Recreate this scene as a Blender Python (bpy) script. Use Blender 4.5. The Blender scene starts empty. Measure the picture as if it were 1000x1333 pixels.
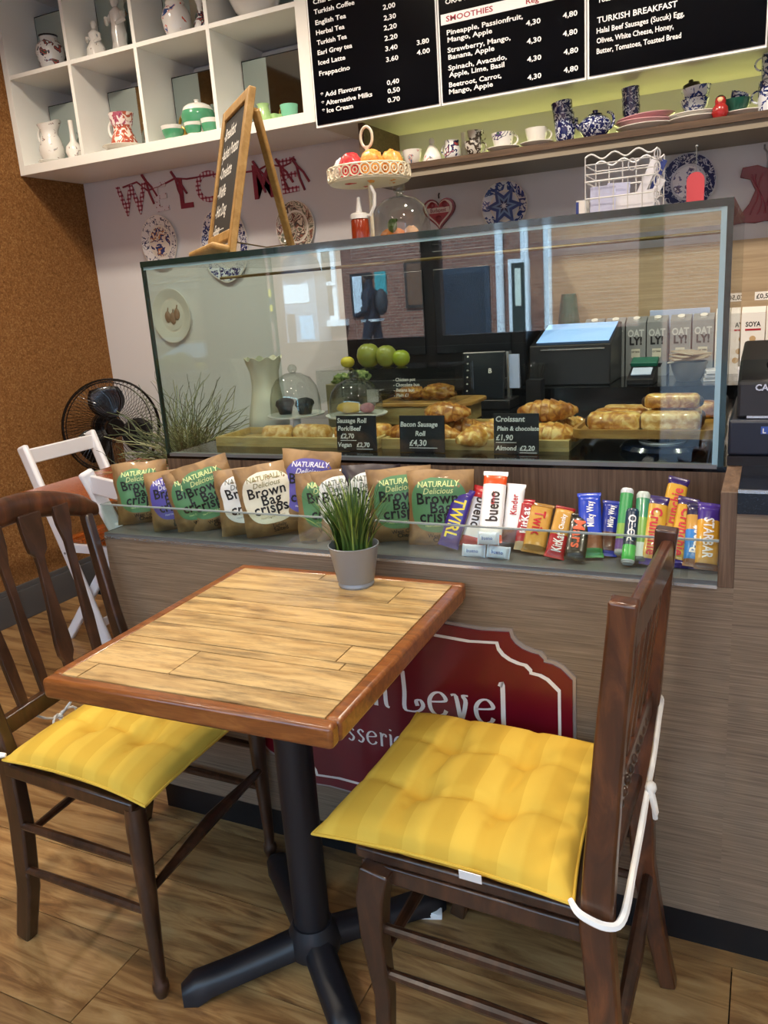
import bpy, math, random
from mathutils import Vector, Matrix, Euler, noise
R = math.radians; PI = math.pi
random.seed(7)
scn = bpy.context.scene
COL = scn.collection
# ------------------------------------------------------------------ camera
CR = Matrix(((0.9030061516512989, 0.42419345516260915, -0.06811609704848663),
             (0.048877843608377144, -0.2589511554632398, -0.9646529197014065),
             (-0.42683819707719034, 0.8677581527600076, -0.2545681477216526)))   # right, down, forward
CP = Vector((0.24900747, -1.39336635, 1.2859336)); CF = 1039.317
cam = bpy.data.cameras.new('camera'); camo = bpy.data.objects.new('camera', cam); COL.objects.link(camo)
cam.sensor_fit = 'HORIZONTAL'; cam.sensor_width = 36; cam.lens = 36*CF/1000; cam.clip_start = .05
mw = Matrix((CR[0], -CR[1], -CR[2])).transposed().to_4x4(); mw.translation = CP
camo.matrix_world = mw; scn.camera = camo
# ------------------------------------------------------------------ world, lights, exposure
w = bpy.data.worlds.new('sky'); scn.world = w; w.use_nodes = True
bg = w.node_tree.nodes['Background']; bg.inputs[0].default_value = (.46, .70, 1, 1); bg.inputs[1].default_value = 11.0
scn.view_settings.view_transform = 'Standard'; scn.view_settings.look = 'None'
scn.view_settings.gamma = 1; scn.view_settings.use_curve_mapping = False
scn.view_settings.exposure = -0.42
def lamp(kind, name, loc, power, color, size=.1, aim=None, spot=None, blend=.5):
    l = bpy.data.lights.new(name, kind); l.energy = power; l.color = color
    o = bpy.data.objects.new(name, l); COL.objects.link(o); o.location = loc
    if kind == 'AREA': l.shape = 'DISK'; l.size = size
    else: l.shadow_soft_size = size
    if kind == 'SPOT': l.spot_size = R(spot); l.spot_blend = blend
    if aim is not None: o.rotation_euler = (Vector(aim)-Vector(loc)).to_track_quat('-Z', 'Y').to_euler()
    return o
WARM = (1, .86, .69)
for x, y, p in ((-2.1, .62, 48), (-1.1, .42, 52), (-.1, .42, 52), (.9, .42, 44), (-1.9, -.95, 30), (-.6, -1.05, 32), (.7, -1.05, 30), (-1.2, -2.1, 22), (.6, -2.1, 22)):
    lamp('SPOT', 'ceiling_downlight', (x, y, 2.74), p*1.7, WARM, .05, (x, y, 0), 150, .6)
so = lamp('SUN', 'sun', (0, 8, 9), 24.0, (.80, .90, 1), .01, (-2, 0, 0)); so.data.angle = R(2)
# ------------------------------------------------------------------ helpers
def at(u, v, x=None, y=None, z=None):
    d = CR.transposed() @ Vector(((u-500)/CF, (v-666.5)/CF, 1))
    i, val = (0, x) if x is not None else (1, y) if y is not None else (2, z)
    return CP + d*((val-CP[i])/d[i])
def hx(h, a=1):
    h = h.lstrip('#'); c = [int(h[i:i+2], 16)/255 for i in (0, 2, 4)]
    return tuple((x/12.92 if x <= .04045 else ((x+.055)/1.055)**2.4) for x in c)+(a,)
MATS = {}
def newmat(name):
    m = bpy.data.materials.new(name); m.use_nodes = True; MATS[name] = m
    nt = m.node_tree; return m, nt, nt.nodes['Principled BSDF']
def setp(b, **k):
    for n, v in k.items(): b.inputs[n.replace('_', ' ')].default_value = v
def P(name, col, rough=.5, metal=0, spec=.5, emit=None, estr=0, coat=0, trans=0):
    if name in MATS: return MATS[name]
    m, nt, b = newmat(name)
    b.inputs['Base Color'].default_value = hx(col) if isinstance(col, str) else col
    b.inputs['Roughness'].default_value = rough; b.inputs['Metallic'].default_value = metal
    b.inputs['Specular IOR Level'].default_value = spec; b.inputs['Coat Weight'].default_value = coat
    b.inputs['Transmission Weight'].default_value = trans
    if emit: b.inputs['Emission Color'].default_value = hx(emit); b.inputs['Emission Strength'].default_value = estr
    return m
def N(nt, t, **k):
    n = nt.nodes.new(t)
    for a, v in k.items():
        if a.startswith('i_'):
            key = a[2:].replace('_', ' '); n.inputs[int(key) if key.isdigit() else key].default_value = v
        else: setattr(n, a, v)
    return n
def coords(nt, scale, rnd=True, space='Object'):
    tc = N(nt, 'ShaderNodeTexCoord'); mp = N(nt, 'ShaderNodeMapping'); mp.inputs['Scale'].default_value = scale
    nt.links.new(tc.outputs[space], mp.inputs['Vector'])
    if rnd:
        oi = N(nt, 'ShaderNodeObjectInfo'); mu = N(nt, 'ShaderNodeMath', operation='MULTIPLY'); mu.inputs[1].default_value = 37
        nt.links.new(oi.outputs['Random'], mu.inputs[0]); nt.links.new(mu.outputs[0], mp.inputs['Location'])
    return mp.outputs[0]
def ramp(nt, fac, stops, interp='LINEAR'):
    r = N(nt, 'ShaderNodeValToRGB'); r.color_ramp.interpolation = interp
    e = r.color_ramp.elements
    while len(e) < len(stops): e.new(.5)
    for k, (p, c) in enumerate(stops): e[k].position = p; e[k].color = hx(c)
    nt.links.new(fac, r.inputs[0]); return r.outputs[0]
def bump(nt, b, h, strength, dist=.001):
    n = N(nt, 'ShaderNodeBump'); n.inputs['Strength'].default_value = strength; n.inputs['Distance'].default_value = dist
    nt.links.new(h, n.inputs['Height']); nt.links.new(n.outputs[0], b.inputs['Normal'])
def grain(name, stops, scale, rough=.45, nscale=6, detail=6, dist=1.2, bmp=.15, vary=0, coat=0, spec=.5, rnd=True, stain=None):
    """wood or laminate: noise stretched along one axis"""
    m, nt, b = newmat(name); v = coords(nt, scale, rnd)
    n = N(nt, 'ShaderNodeTexNoise'); n.inputs['Scale'].default_value = nscale; n.inputs['Detail'].default_value = detail
    n.inputs['Roughness'].default_value = .62; n.inputs['Distortion'].default_value = dist
    nt.links.new(v, n.inputs['Vector']); c = ramp(nt, n.outputs['Fac'], stops)
    if vary:
        oi = N(nt, 'ShaderNodeObjectInfo'); mr = N(nt, 'ShaderNodeMapRange'); mr.inputs[3].default_value = 1-vary; mr.inputs[4].default_value = 1+vary
        nt.links.new(oi.outputs['Random'], mr.inputs[0])
        mx = N(nt, 'ShaderNodeMix', data_type='RGBA', blend_type='MULTIPLY'); mx.inputs[0].default_value = 1
        nt.links.new(c, mx.inputs[6]); nt.links.new(mr.outputs[0], mx.inputs[7]); c = mx.outputs[2]
    if stain:
        v2 = coords(nt, (2.6, 22, 22), rnd); n2 = N(nt, 'ShaderNodeTexNoise'); n2.inputs['Scale'].default_value = 2.2; n2.inputs['Detail'].default_value = 8; n2.inputs['Roughness'].default_value = .75
        nt.links.new(v2, n2.inputs['Vector']); mr2 = N(nt, 'ShaderNodeMapRange'); mr2.inputs[1].default_value = .47; mr2.inputs[2].default_value = .68; mr2.inputs[4].default_value = .75; nt.links.new(n2.outputs['Fac'], mr2.inputs[0])
        mx2 = N(nt, 'ShaderNodeMix', data_type='RGBA'); nt.links.new(mr2.outputs[0], mx2.inputs[0]); nt.links.new(c, mx2.inputs[6]); mx2.inputs[7].default_value = hx(stain); c = mx2.outputs[2]
    nt.links.new(c, b.inputs['Base Color']); setp(b, Roughness=rough, Coat_Weight=coat, Specular_IOR_Level=spec)
    if coat: setp(b, Coat_Roughness=.18)
    if bmp: bump(nt, b, n.outputs['Fac'], bmp)
    return m
def blot(name, base, stops, scale, rough=.25, kind='noise', detail=2, coat=.5, interp='CONSTANT', dist=.6, bmp=0, rnd=True):
    """glazed or printed pattern: blotches with their own outline"""
    m, nt, b = newmat(name); v = coords(nt, (1, 1, 1), rnd)
    if kind == 'noise':
        n = N(nt, 'ShaderNodeTexNoise'); n.inputs['Detail'].default_value = detail; n.inputs['Distortion'].default_value = dist; o = n.outputs['Fac']
    else:
        n = N(nt, 'ShaderNodeTexVoronoi', feature=kind); o = n.outputs['Distance']
    n.inputs['Scale'].default_value = scale; nt.links.new(v, n.inputs['Vector'])
    c = ramp(nt, o, [(0, base)]+stops, interp); nt.links.new(c, b.inputs['Base Color'])
    setp(b, Roughness=rough, Coat_Weight=coat)
    if bmp: bump(nt, b, o, bmp, .002)
    return m
def glass(name, tint='#ffffff', f0=.045, rough=0.0):
    m, nt, b = newmat(name); nt.nodes.remove(b)
    out = nt.nodes['Material Output']; lw = N(nt, 'ShaderNodeLayerWeight'); lw.inputs[0].default_value = .5
    pw = N(nt, 'ShaderNodeMath', operation='POWER'); pw.inputs[1].default_value = 5
    mr = N(nt, 'ShaderNodeMapRange'); mr.inputs[3].default_value = f0; mr.inputs[4].default_value = .9
    nt.links.new(lw.outputs['Facing'], pw.inputs[0]); nt.links.new(pw.outputs[0], mr.inputs[0])
    t = N(nt, 'ShaderNodeBsdfTransparent'); t.inputs[0].default_value = hx(tint)
    g = N(nt, 'ShaderNodeBsdfGlossy'); g.inputs['Roughness'].default_value = rough
    mx = N(nt, 'ShaderNodeMixShader'); nt.links.new(mr.outputs[0], mx.inputs[0])
    nt.links.new(t.outputs[0], mx.inputs[1]); nt.links.new(g.outputs[0], mx.inputs[2]); nt.links.new(mx.outputs[0], out.inputs[0])
    return m
TXT = {}
def textdata(s, size, bold=0, space=1.0, shear=0):
    k = (s, size, bold, space, shear)
    if k not in TXT:
        c = bpy.data.curves.new('t', 'FONT'); c.body = s; c.size = size; c.offset = bold; c.resolution_u = 2; c.space_character = space; c.shear = shear
        c.fill_mode = 'FRONT'
        o = bpy.data.objects.new('t', c); COL.objects.link(o)
        dg = bpy.context.evaluated_depsgraph_get(); me = bpy.data.meshes.new_from_object(o.evaluated_get(dg))
        TXT[k] = ([tuple(v.co) for v in me.vertices], [tuple(p.vertices) for p in me.polygons])
        bpy.data.objects.remove(o); bpy.data.curves.remove(c); bpy.data.meshes.remove(me)
    return TXT[k]
class MB:
    def __init__(s): s.V = []; s.F = []; s.M = []
    def add(s, vs, fs, m=0):
        o = len(s.V); s.V += [Vector(v) for v in vs]; s.F += [tuple(i+o for i in f) for f in fs]; s.M += [m]*len(fs); return s
    def bx(s, x0, x1, y0, y1, z0, z1, m=0):
        return s.add([(x, y, z) for z in (z0, z1) for y in (y0, y1) for x in (x0, x1)],
                     [(0, 2, 3, 1), (4, 5, 7, 6), (0, 1, 5, 4), (2, 6, 7, 3), (0, 4, 6, 2), (1, 3, 7, 5)], m)
    def box(s, c, d, rot=None, m=0):
        k = len(s.V); s.bx(-d[0]/2, d[0]/2, -d[1]/2, d[1]/2, -d[2]/2, d[2]/2, m)
        T = Matrix.Translation(c) @ (Euler(rot).to_matrix().to_4x4() if rot else Matrix())
        return s.xf(T, k)
    def xf(s, T, k=0):
        for i in range(k, len(s.V)): s.V[i] = T @ s.V[i]
        return s
    def beam(s, a, b, wx, wy, up=(0, 0, 1), m=0, w2=None):
        """rectangular bar from a to b, optionally tapering to w2"""
        a, b = Vector(a), Vector(b); d = (b-a).normalized(); sx = d.cross(Vector(up)).normalized(); sy = sx.cross(d)
        w2 = w2 or (wx, wy); vs = []
        for p, (p1, p2) in ((a, (wx, wy)), (b, w2)):
            for i, j in ((-1, -1), (1, -1), (1, 1), (-1, 1)): vs.append(p+sx*i*p1/2+sy*j*p2/2)
        return s.add(vs, [(3, 2, 1, 0), (4, 5, 6, 7), (0, 1, 5, 4), (1, 2, 6, 5), (2, 3, 7, 6), (3, 0, 4, 7)], m)
    def sweep(s, pts, ws, up=(0, 1, 0), m=0):
        """rectangular section (w along up-normal, t along up) swept along points; ws list of (w,t)"""
        pts = [Vector(p) for p in pts]; n = len(pts); k = len(s.V); vs = []; fs = []; up = Vector(up)
        for i, p in enumerate(pts):
            d = (pts[min(i+1, n-1)]-pts[max(i-1, 0)]).normalized(); sx = d.cross(up).normalized(); sy = up
            w, t = ws[i] if isinstance(ws, list) else ws
            for a, b in ((-1, -1), (1, -1), (1, 1), (-1, 1)): vs.append(p+sx*a*w/2+sy*b*t/2)
        for i in range(n-1):
            for j in range(4): q = (j+1) % 4; fs.append((4*i+j, 4*i+q, 4*i+4+q, 4*i+4+j))
        fs += [(3, 2, 1, 0), tuple(4*(n-1)+j for j in range(4))]
        return s.add(vs, fs, m)
    def lathe(s, prof, n=24, c=(0, 0, 0), m=0, fn=None):
        vs = []; fs = []; rings = []
        for (r, z) in prof:
            if r < 1e-6: rings.append([len(vs)]); vs.append((c[0], c[1], c[2]+z))
            else:
                ids = []
                for i in range(n):
                    a = 2*PI*i/n; rr, zz = fn(r, z, a) if fn else (r, z)
                    ids.append(len(vs)); vs.append((c[0]+rr*math.cos(a), c[1]+rr*math.sin(a), c[2]+zz))
                rings.append(ids)
        for a, b in zip(rings, rings[1:]):
            for i in range(n):
                j = (i+1) % n
                if len(a) == 1 and len(b) == 1: break
                if len(a) == 1: fs.append((a[0], b[j], b[i]))
                elif len(b) == 1: fs.append((a[i], a[j], b[0]))
                else: fs.append((a[i], a[j], b[j], b[i]))
        return s.add(vs, fs, m)
    def tube(s, pts, r, n=8, m=0, closed=False):
        pts = [Vector(p) for p in pts]; L = len(pts); vs = []; fs = []
        up = None
        for i, p in enumerate(pts):
            d = (pts[(i+1) % L if closed else min(i+1, L-1)]-pts[(i-1) % L if closed else max(i-1, 0)]).normalized()
            if up is None: up = Vector((0, 0, 1)) if abs(d.z) < .9 else Vector((1, 0, 0))
            x = d.cross(up).normalized(); up = x.cross(d).normalized(); rr = r[i] if isinstance(r, (list, tuple)) else r
            for k in range(n): a = 2*PI*k/n; vs.append(p+x*math.cos(a)*rr+up*math.sin(a)*rr)
        for i in range(L if closed else L-1):
            for k in range(n):
                q = (k+1) % n; i2 = (i+1) % L; fs.append((i*n+k, i*n+q, i2*n+q, i2*n+k))
        if not closed: fs += [tuple(range(n-1, -1, -1)), tuple((L-1)*n+k for k in range(n))]
        return s.add(vs, fs, m)
    def rope(s, pts, r, n=8, k=5, **kw):
        pts = [Vector(p) for p in pts]; out = []; rs = []
        for i in range(len(pts)-1):
            p0, p1, p2, p3 = pts[max(i-1, 0)], pts[i], pts[i+1], pts[min(i+2, len(pts)-1)]
            for j in range(k):
                t = j/k; out.append(.5*(2*p1+(p2-p0)*t+(2*p0-5*p1+4*p2-p3)*t*t+(3*p1-p0-3*p2+p3)*t**3))
                if isinstance(r, list): rs.append(r[i]+(r[i+1]-r[i])*t)
        out.append(pts[-1])
        if isinstance(r, list): rs.append(r[-1])
        return s.tube(out, rs or r, n, **kw)
    def sph(s, c, r, n=14, k=8, m=0):
        r = r if isinstance(r, (list, tuple)) else (r, r, r); o = len(s.V)
        s.lathe([(math.sin(PI*i/k), -math.cos(PI*i/k)) for i in range(k+1)], n, m=m)
        return s.xf(Matrix.Translation(c) @ Matrix.Diagonal((*r, 1)), o)
    def prism(s, poly, z0, z1, T=None, m=0):
        n = len(poly); o = len(s.V)
        s.add([(x, y, z0) for x, y in poly]+[(x, y, z1) for x, y in poly],
              [tuple(range(n-1, -1, -1)), tuple(range(n, 2*n))]+[(i, (i+1) % n, n+(i+1) % n, n+i) for i in range(n)], m)
        return s.xf(T, o) if T else s
    def disc(s, c, r, n=24, m=0, ry=None):
        ry = ry or r
        return s.add([(c[0]+r*math.cos(2*PI*i/n), c[1]+ry*math.sin(2*PI*i/n), c[2]) for i in range(n)], [tuple(range(n))], m)
    def text(s, body, size, pos=(0, 0), T=None, align='L', bold=0, sx=1, space=1, shear=0, fn=None, m=0, rot=0):
        vs, fs = textdata(body, size, bold, space, shear)
        if not vs: return s
        x0 = min(v[0] for v in vs); x1 = max(v[0] for v in vs); off = {'L': -x0, 'C': -(x0+x1)/2, 'R': -x1}[align]
        o = len(s.V); c, sn = math.cos(rot), math.sin(rot); out = []
        for v in vs:
            x, y = (v[0]+off)*sx, v[1]; x, y = c*x-sn*y+pos[0], sn*x+c*y+pos[1]
            out.append(fn(x, y) if fn else (x, y, 0))
        s.add(out, fs, m)
        return s.xf(T, o) if T else s
    def mesh(s, name, mats, smooth=35):
        me = bpy.data.meshes.new(name); me.from_pydata(s.V, [], s.F); me.update()
        for m in (mats if isinstance(mats, (list, tuple)) else [mats]): me.materials.append(m)
        if any(s.M): me.polygons.foreach_set('material_index', s.M)
        if smooth: me.shade_smooth(); me.set_sharp_from_angle(angle=R(smooth))
        return me
    def build(s, name, mats, parent=None, smooth=35, bevel=0, **k):
        """parent without rotation: vertices are world coordinates unless local=True"""
        if parent is not None and not k.pop('local', False):
            o0 = org(parent)
            for i in range(len(s.V)): s.V[i] = s.V[i]-o0
        else: k.pop('local', None)
        return link(name, s.mesh(name, mats, smooth), parent, bevel=bevel, **k)
def org(o):
    v = Vector((0, 0, 0))
    while o is not None: v += o.location; o = o.parent
    return v
def link(name, data, parent=None, loc=(0, 0, 0), rot=(0, 0, 0), bevel=0, label=None, cat=None, group=None, kind=None, scale=None):
    o = bpy.data.objects.new(name, data); COL.objects.link(o); o.location = loc; o.rotation_euler = rot
    if scale: o.scale = scale
    if parent is not None: o.parent = parent
    if bevel:
        b = o.modifiers.new('bevel', 'BEVEL'); b.width = bevel; b.segments = 2; b.limit_method = 'ANGLE'
    return tag(o, label, cat, group, kind)
def tag(o, label=None, cat=None, group=None, kind=None):
    for k, v in (('label', label), ('category', cat), ('group', group), ('kind', kind)):
        if v: o[k] = v
    return o
def thing(name, label, cat, loc=(0, 0, 0), rot=(0, 0, 0), group=None):
    return link(name, None, None, loc, rot, label=label, cat=cat, group=group)
def ctree(o, parent=None):
    c = o.copy(); COL.objects.link(c); c.parent = parent
    for ch in list(o.children): ctree(ch, c)
    return c
def yplane(c, yaw=0, tilt=0):
    """text plane: x right, y up on a vertical face looking to -y, then turned by yaw and leaned back by tilt"""
    return Matrix.Translation(c) @ Matrix.Rotation(yaw, 4, 'Z') @ Matrix.Rotation(-tilt, 4, 'X') @ Matrix.Rotation(PI/2, 4, 'X')
def frame(o, X, Z):
    X = Vector(X).normalized(); Z = Vector(Z); Z = (Z-X*Z.dot(X)).normalized(); Y = Z.cross(X)
    T = Matrix((X, Y, Z)).transposed().to_4x4(); T.translation = Vector(o); return T
# ------------------------------------------------------------------ materials
WHITE = P('white_paint', '#d9dade', .6)
CUBW = P('white_laminate', '#efeee8', .35)
def cork():
    m, nt, b = newmat('cork'); v = coords(nt, (1, 1, 1), False)
    n = N(nt, 'ShaderNodeTexVoronoi'); n.inputs['Scale'].default_value = 190; nt.links.new(v, n.inputs['Vector'])
    n2 = N(nt, 'ShaderNodeTexNoise'); n2.inputs['Scale'].default_value = 120; n2.inputs['Detail'].default_value = 5; n2.inputs['Roughness'].default_value = .8; nt.links.new(v, n2.inputs['Vector'])
    c1 = ramp(nt, n.outputs['Color'], [(0, '#5a3716'), (.35, '#7a5026'), (.7, '#8d6034'), (1, '#b08a58')])
    c2 = ramp(nt, n2.outputs['Fac'], [(.3, '#3c230c'), (.5, '#80552a'), (.75, '#c09a68')])
    mx = N(nt, 'ShaderNodeMix', data_type='RGBA'); mx.inputs[0].default_value = .55; nt.links.new(c1, mx.inputs[6]); nt.links.new(c2, mx.inputs[7])
    nt.links.new(mx.outputs[2], b.inputs['Base Color']); setp(b, Roughness=.8, Specular_IOR_Level=.2); bump(nt, b, n2.outputs['Fac'], .5, .004)
    return m
CORK = cork()
LAM = grain('counter_laminate', [(.25, '#544538'), (.45, '#796856'), (.6, '#8c7a66'), (.8, '#a49079')], (1.2, 6, 70), .42, 5, 8, .5, .12, rnd=False)
LAMV = grain('shelf_laminate', [(.3, '#4c392c'), (.5, '#66503f'), (.75, '#836a55')], (26, 6, 1.0), .45, 5, 8, .4, .1, rnd=False)
BEIGE = grain('wall_laminate', [(.3, '#9a866c'), (.5, '#ab9679'), (.75, '#bca98c')], (.8, 6, 22), .45, 4, 6, .4, .06, rnd=False)
FLOORM = grain('floor_oak', [(.25, '#513821'), (.42, '#825c36'), (.55, '#a07a4c'), (.72, '#b69262')], (1.1, 9, 9), .34, 2.6, 9, 1.6, .08, vary=.22)
TOPM = grain('weathered_plank', [(.22, '#5a4028'), (.34, '#a07c4a'), (.46, '#b99660'), (.62, '#ccab74'), (.8, '#c09a62')], (1.6, 10, 10), .42, 4.0, 10, .9, .12, vary=.10, stain='#3f2c1a', coat=.25)
EDGEM = grain('varnished_edge', [(.25, '#552c12'), (.5, '#7f481f'), (.75, '#9a6232')], (3, 20, 20), .3, 4, 6, .8, .05, coat=.4)
DKW = grain('dark_stained_wood', [(.25, '#1d110a'), (.5, '#352014'), (.78, '#543522')], (5, 5, 1.2), .32, 6, 6, .7, .05, coat=.35)
MIDW = grain('worn_stained_wood', [(.25, '#2a160c'), (.5, '#4c2a17'), (.78, '#7a4828')], (5, 5, 1.2), .3, 6, 6, .8, .05, coat=.4)
ORGW = grain('orange_table_wood', [(.25, '#7d3409'), (.5, '#a24e16'), (.78, '#bd6a2a')], (2, 9, 9), .25, 4, 6, .7, .03, coat=.5)
OAK = grain('light_oak', [(.25, '#8d6a35'), (.5, '#ab854a'), (.78, '#c4a066')], (6, 6, 6), .5, 6, 6, .5, .05)
TRAYW = grain('tray_wood', [(.25, '#a68a52'), (.5, '#bfa468'), (.78, '#d4bd84')], (2, 10, 10), .45, 5, 6, .5, .04)
BOARDW = grain('serving_board', [(.25, '#8a5f28'), (.5, '#ad7f3e'), (.78, '#c69c58')], (3, 10, 10), .4, 5, 6, .5, .04)
GREYB = P('grey_skirting', '#4b4a4a', .4); BLK = P('black_iron', '#15151a', .45); PLINTH = P('black_plinth', '#0d0e12', .35)
BLKG = P('black_gloss', '#08090c', .12); WHT = P('white_gloss', '#f2f0ec', .25, coat=.3); CHW = P('white_chair_paint', '#e9e9ee', .4)
GREY = P('grey_metal', '#8e9092', .35, .6); STEEL = P('brushed_steel', '#8f959b', .4, .3); SILV = P('silver_strip', '#cfd2d3', .25, .85)
GL = glass('case_glass', '#f3faf8', .07); GLC = glass('clear_glass', '#fbfdfc', .05); GLD = glass('dome_glass', '#f2f6f4', .11); GREEN_EDGE = P('green_glass_edge', '#10302c', .15, coat=.6)
EDGE_HIGHLIGHT = P('pale_edge_highlight', '#9fc3d2', .2, coat=.5)
GRAN = blot('black_granite', '#0c0d12', [(.56, '#1a1c24'), (.62, '#3a3d48'), (.64, '#0e0f15')], 260, .2, coat=.2)
MIRR = P('mirror', '#b9c6c4', .04, 1)
DKLINE = P('dark_frame', '#2b3436', .4)
YEL = P('yellow_enamel', '#e3c322', .4); REDP = P('sign_burgundy', '#6d1020', .28, coat=.3)
# ------------------------------------------------------------------ the setting
XW, YW, ZC, XR, YF = -2.763, 1.723, 2.8, 2.3, -2.7
fl = MB().bx(XW-.1, XR+.1, YF-.1, YW+.1, -.10, -.012).build('floor', P('subfloor', '#241a12', .8), kind='structure')
PW, PL = .193, 1.285
planks = [MB().bx(0, PL-.0025, 0, PW-.0022, -.012, 0).mesh('plank', FLOORM, 0)]
short = {}
row = 0; y = YF
while y < YW:
    x = XW - [.2, .85, .5, 1.1, .05, .7][row % 6]
    while x < XR:
        a, b_, c_ = max(x, XW), min(x+PL, XR), min(y+PW, YW)
        if a == x and b_ == x+PL and c_ == y+PW: me = planks[0]
        else: me = MB().bx(0, b_-a-.0025, 0, c_-y-.0022, -.012, 0).mesh('plank', FLOORM, 0)
        if b_-a > .01: link('plank', me, fl, (a, y, 0))
        x += PL
    y += PW; row += 1
MB().bx(XW-.1, XW, YF, YW, 0, ZC).build('wall_left', CORK, kind='structure')
MB().bx(XW-.1, XR+.1, YW, YW+.1, 0, ZC).build('wall_back', WHITE, kind='structure')
MB().bx(XR, XR+.1, YF, YW, 0, ZC).build('wall_right', WHITE, kind='structure')
MB().bx(XW-.1, XR+.1, YF-.2, YW+.1, ZC, ZC+.1).build('ceiling', P('ceiling_paint', '#e2ddd2', .7), kind='structure')
b0 = MB().bx(XW, XW+.016, YF, YW, 0, .14).bx(XW, XW+.010, YF, YW, .14, .163)
b0.build('baseboard_left', GREYB, kind='structure', bevel=.003)
MB().bx(-.86, XR, YW-.012, YW, .0, 1.405).build('trim_1', BEIGE, kind='structure')     # laminate splashback behind the counter
# shop front behind the camera: sill wall, head, posts and panes
fw = MB().bx(XW-.1, XR+.1, YF-.12, YF, 2.35, ZC).bx(XW-.1, -1.62, YF-.12, YF, 0, 1.0).bx(-1.62, -.35, YF-.12, YF, 0, 1.0).bx(.95, XR+.1, YF-.12, YF, 0, 1.0)
fw.build('wall_front', P('shopfront_paint', '#23303c', .4), kind='structure')
FRM = P('shopfront_frame', '#1a222c', .35)
for i, (xa, xb, za) in enumerate(((XW, -1.62, 1.0), (-1.62, -.35, 1.0), (-.35, .95, .03), (.95, XR, 1.0))):
    wn = MB().bx(xa, xa+.06, YF-.09, YF-.03, za, 2.35).bx(xb-.06, xb, YF-.09, YF-.03, za, 2.35).bx(xa+.06, xb-.06, YF-.09, YF-.03, za, za+.06).bx(xa+.06, xb-.06, YF-.09, YF-.03, 2.29, 2.35)
    wo = wn.build('window_%d' % (i+1), FRM, kind='structure')
    MB().bx(xa+.06, xb-.06, YF-.063, YF-.057, za+.06, 2.29).build('pane', GLC, wo)
# ------------------------------------------------------------------ the platform outside (seen mirrored in the case glass)
YM = lambda u, v, yy: (lambda p: Vector((p.x, yy, p.z)))(at(u, v, y=2*.267-yy))
def brick():
    m, nt, b = newmat('station_brick'); v = coords(nt, (1, 1, 1), False)
    sp = N(nt, 'ShaderNodeSeparateXYZ'); nt.links.new(v, sp.inputs[0]); cb = N(nt, 'ShaderNodeCombineXYZ'); nt.links.new(sp.outputs[0], cb.inputs[0]); nt.links.new(sp.outputs[2], cb.inputs[1])
    t = N(nt, 'ShaderNodeTexBrick'); t.inputs['Scale'].default_value = 4.4; t.inputs['Color1'].default_value = hx('#7c4a3c'); t.inputs['Color2'].default_value = hx('#96604e'); t.inputs['Mortar'].default_value = hx('#a89a8c'); t.inputs['Mortar Size'].default_value = .015
    nt.links.new(cb.outputs[0], t.inputs['Vector']); nt.links.new(t.outputs[0], b.inputs['Base Color']); setp(b, Roughness=.85)
    return m
FY = -12.5
MB().bx(-26, 16, -20, YF-.12, -.2, -.02).build('platform', P('asphalt', '#55565a', .8), kind='structure')
MB().bx(-26, 10, FY-.3, FY, -.02, 5.0).build('station_wall', brick(), kind='structure')
def rect(u0, v0, u1, v1, yy):
    a, b = YM(u0, v0, yy), YM(u1, v1, yy); return min(a.x, b.x), max(a.x, b.x), min(a.z, b.z), max(a.z, b.z)
def slab(name, label, cat, uv, yy, th, m, rim=None, rimw=.05):
    x0, x1, z0, z1 = rect(*uv, yy); z0 = -.02 if name in ('ticket_machine', 'information_totem', 'station_door') else z0; t = thing(name, label, cat, ((x0+x1)/2, yy, z0))
    if rim: MB().bx(x0, x1, yy-th, yy, z0, z1).build('frame', rim, t); MB().bx(x0+rimw, x1-rimw, yy, yy+.012, z0+rimw, z1-rimw).build('panel', m, t)
    else: MB().bx(x0, x1, yy-th, yy, z0, z1).build('panel', m, t)
    return t, (x0, x1, z0, z1)
SW = P('sash_white', '#eef1f4', .5); PGL = P('dark_pane', '#1f2a33', .08)
t, (x0, x1, z0, z1) = slab('sash_window', 'white framed sash window in the brick station wall across the platform', 'window', (412, 322, 441, 416), FY+.06, .08, PGL, SW, .09)
MB().bx(x0, x1, FY+.07, FY+.1, (z0+z1)/2-.04, (z0+z1)/2+.04).build('meeting_rail', SW, t); MB().bx(x0-.1, x1+.2, FY, FY+.2, z0-.12, z0).build('sill', SW, t)
t, (x0, x1, z0, z1) = slab('ticket_machine', 'pale grey ticket machine with arched dark hood on the station platform', 'ticket machine', (362, 362, 416, 440), FY+.55, .5, P('machine_grey', '#8793a0', .4))
MB().bx(x0-.03, x1+.03, FY+.05, FY+.62, z1, z1+.05).lathe([(0, 0), ((x1-x0)/2, 0), ((x1-x0)*.42, .25), ((x1-x0)*.2, .4), (0, .45)], 18, ((x0+x1)/2, FY+.33, z1+.05)).build('hood', P('hood_navy', '#1c2a44', .4), t)
MB().bx(x0+.1, x1-.15, FY+.55, FY+.565, z1-.5, z1-.15).build('notice', P('notice_white', '#e8eef2', .5), t); MB().bx(x0+.5*(x1-x0), x1-.1, FY+.55, FY+.565, z1-1.2, z1-.75).build('screen', P('ticket_screen', '#9cc4dc', .2), t)
MB().bx(x0+.12, x0+.3, FY+.55, FY+.565, z1-1.25, z1-.7).build('keypad', BLK, t)
t, (x0, x1, z0, z1) = slab('help_point', 'yellow help point box with a small dark screen on brick wall', 'help point', (336, 378, 356, 405), FY+.2, .2, YEL)
MB().bx(x0+.15, x0+.35, FY+.2, FY+.21, z1-.3, z1-.15).build('screen', BLK, t)
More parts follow.
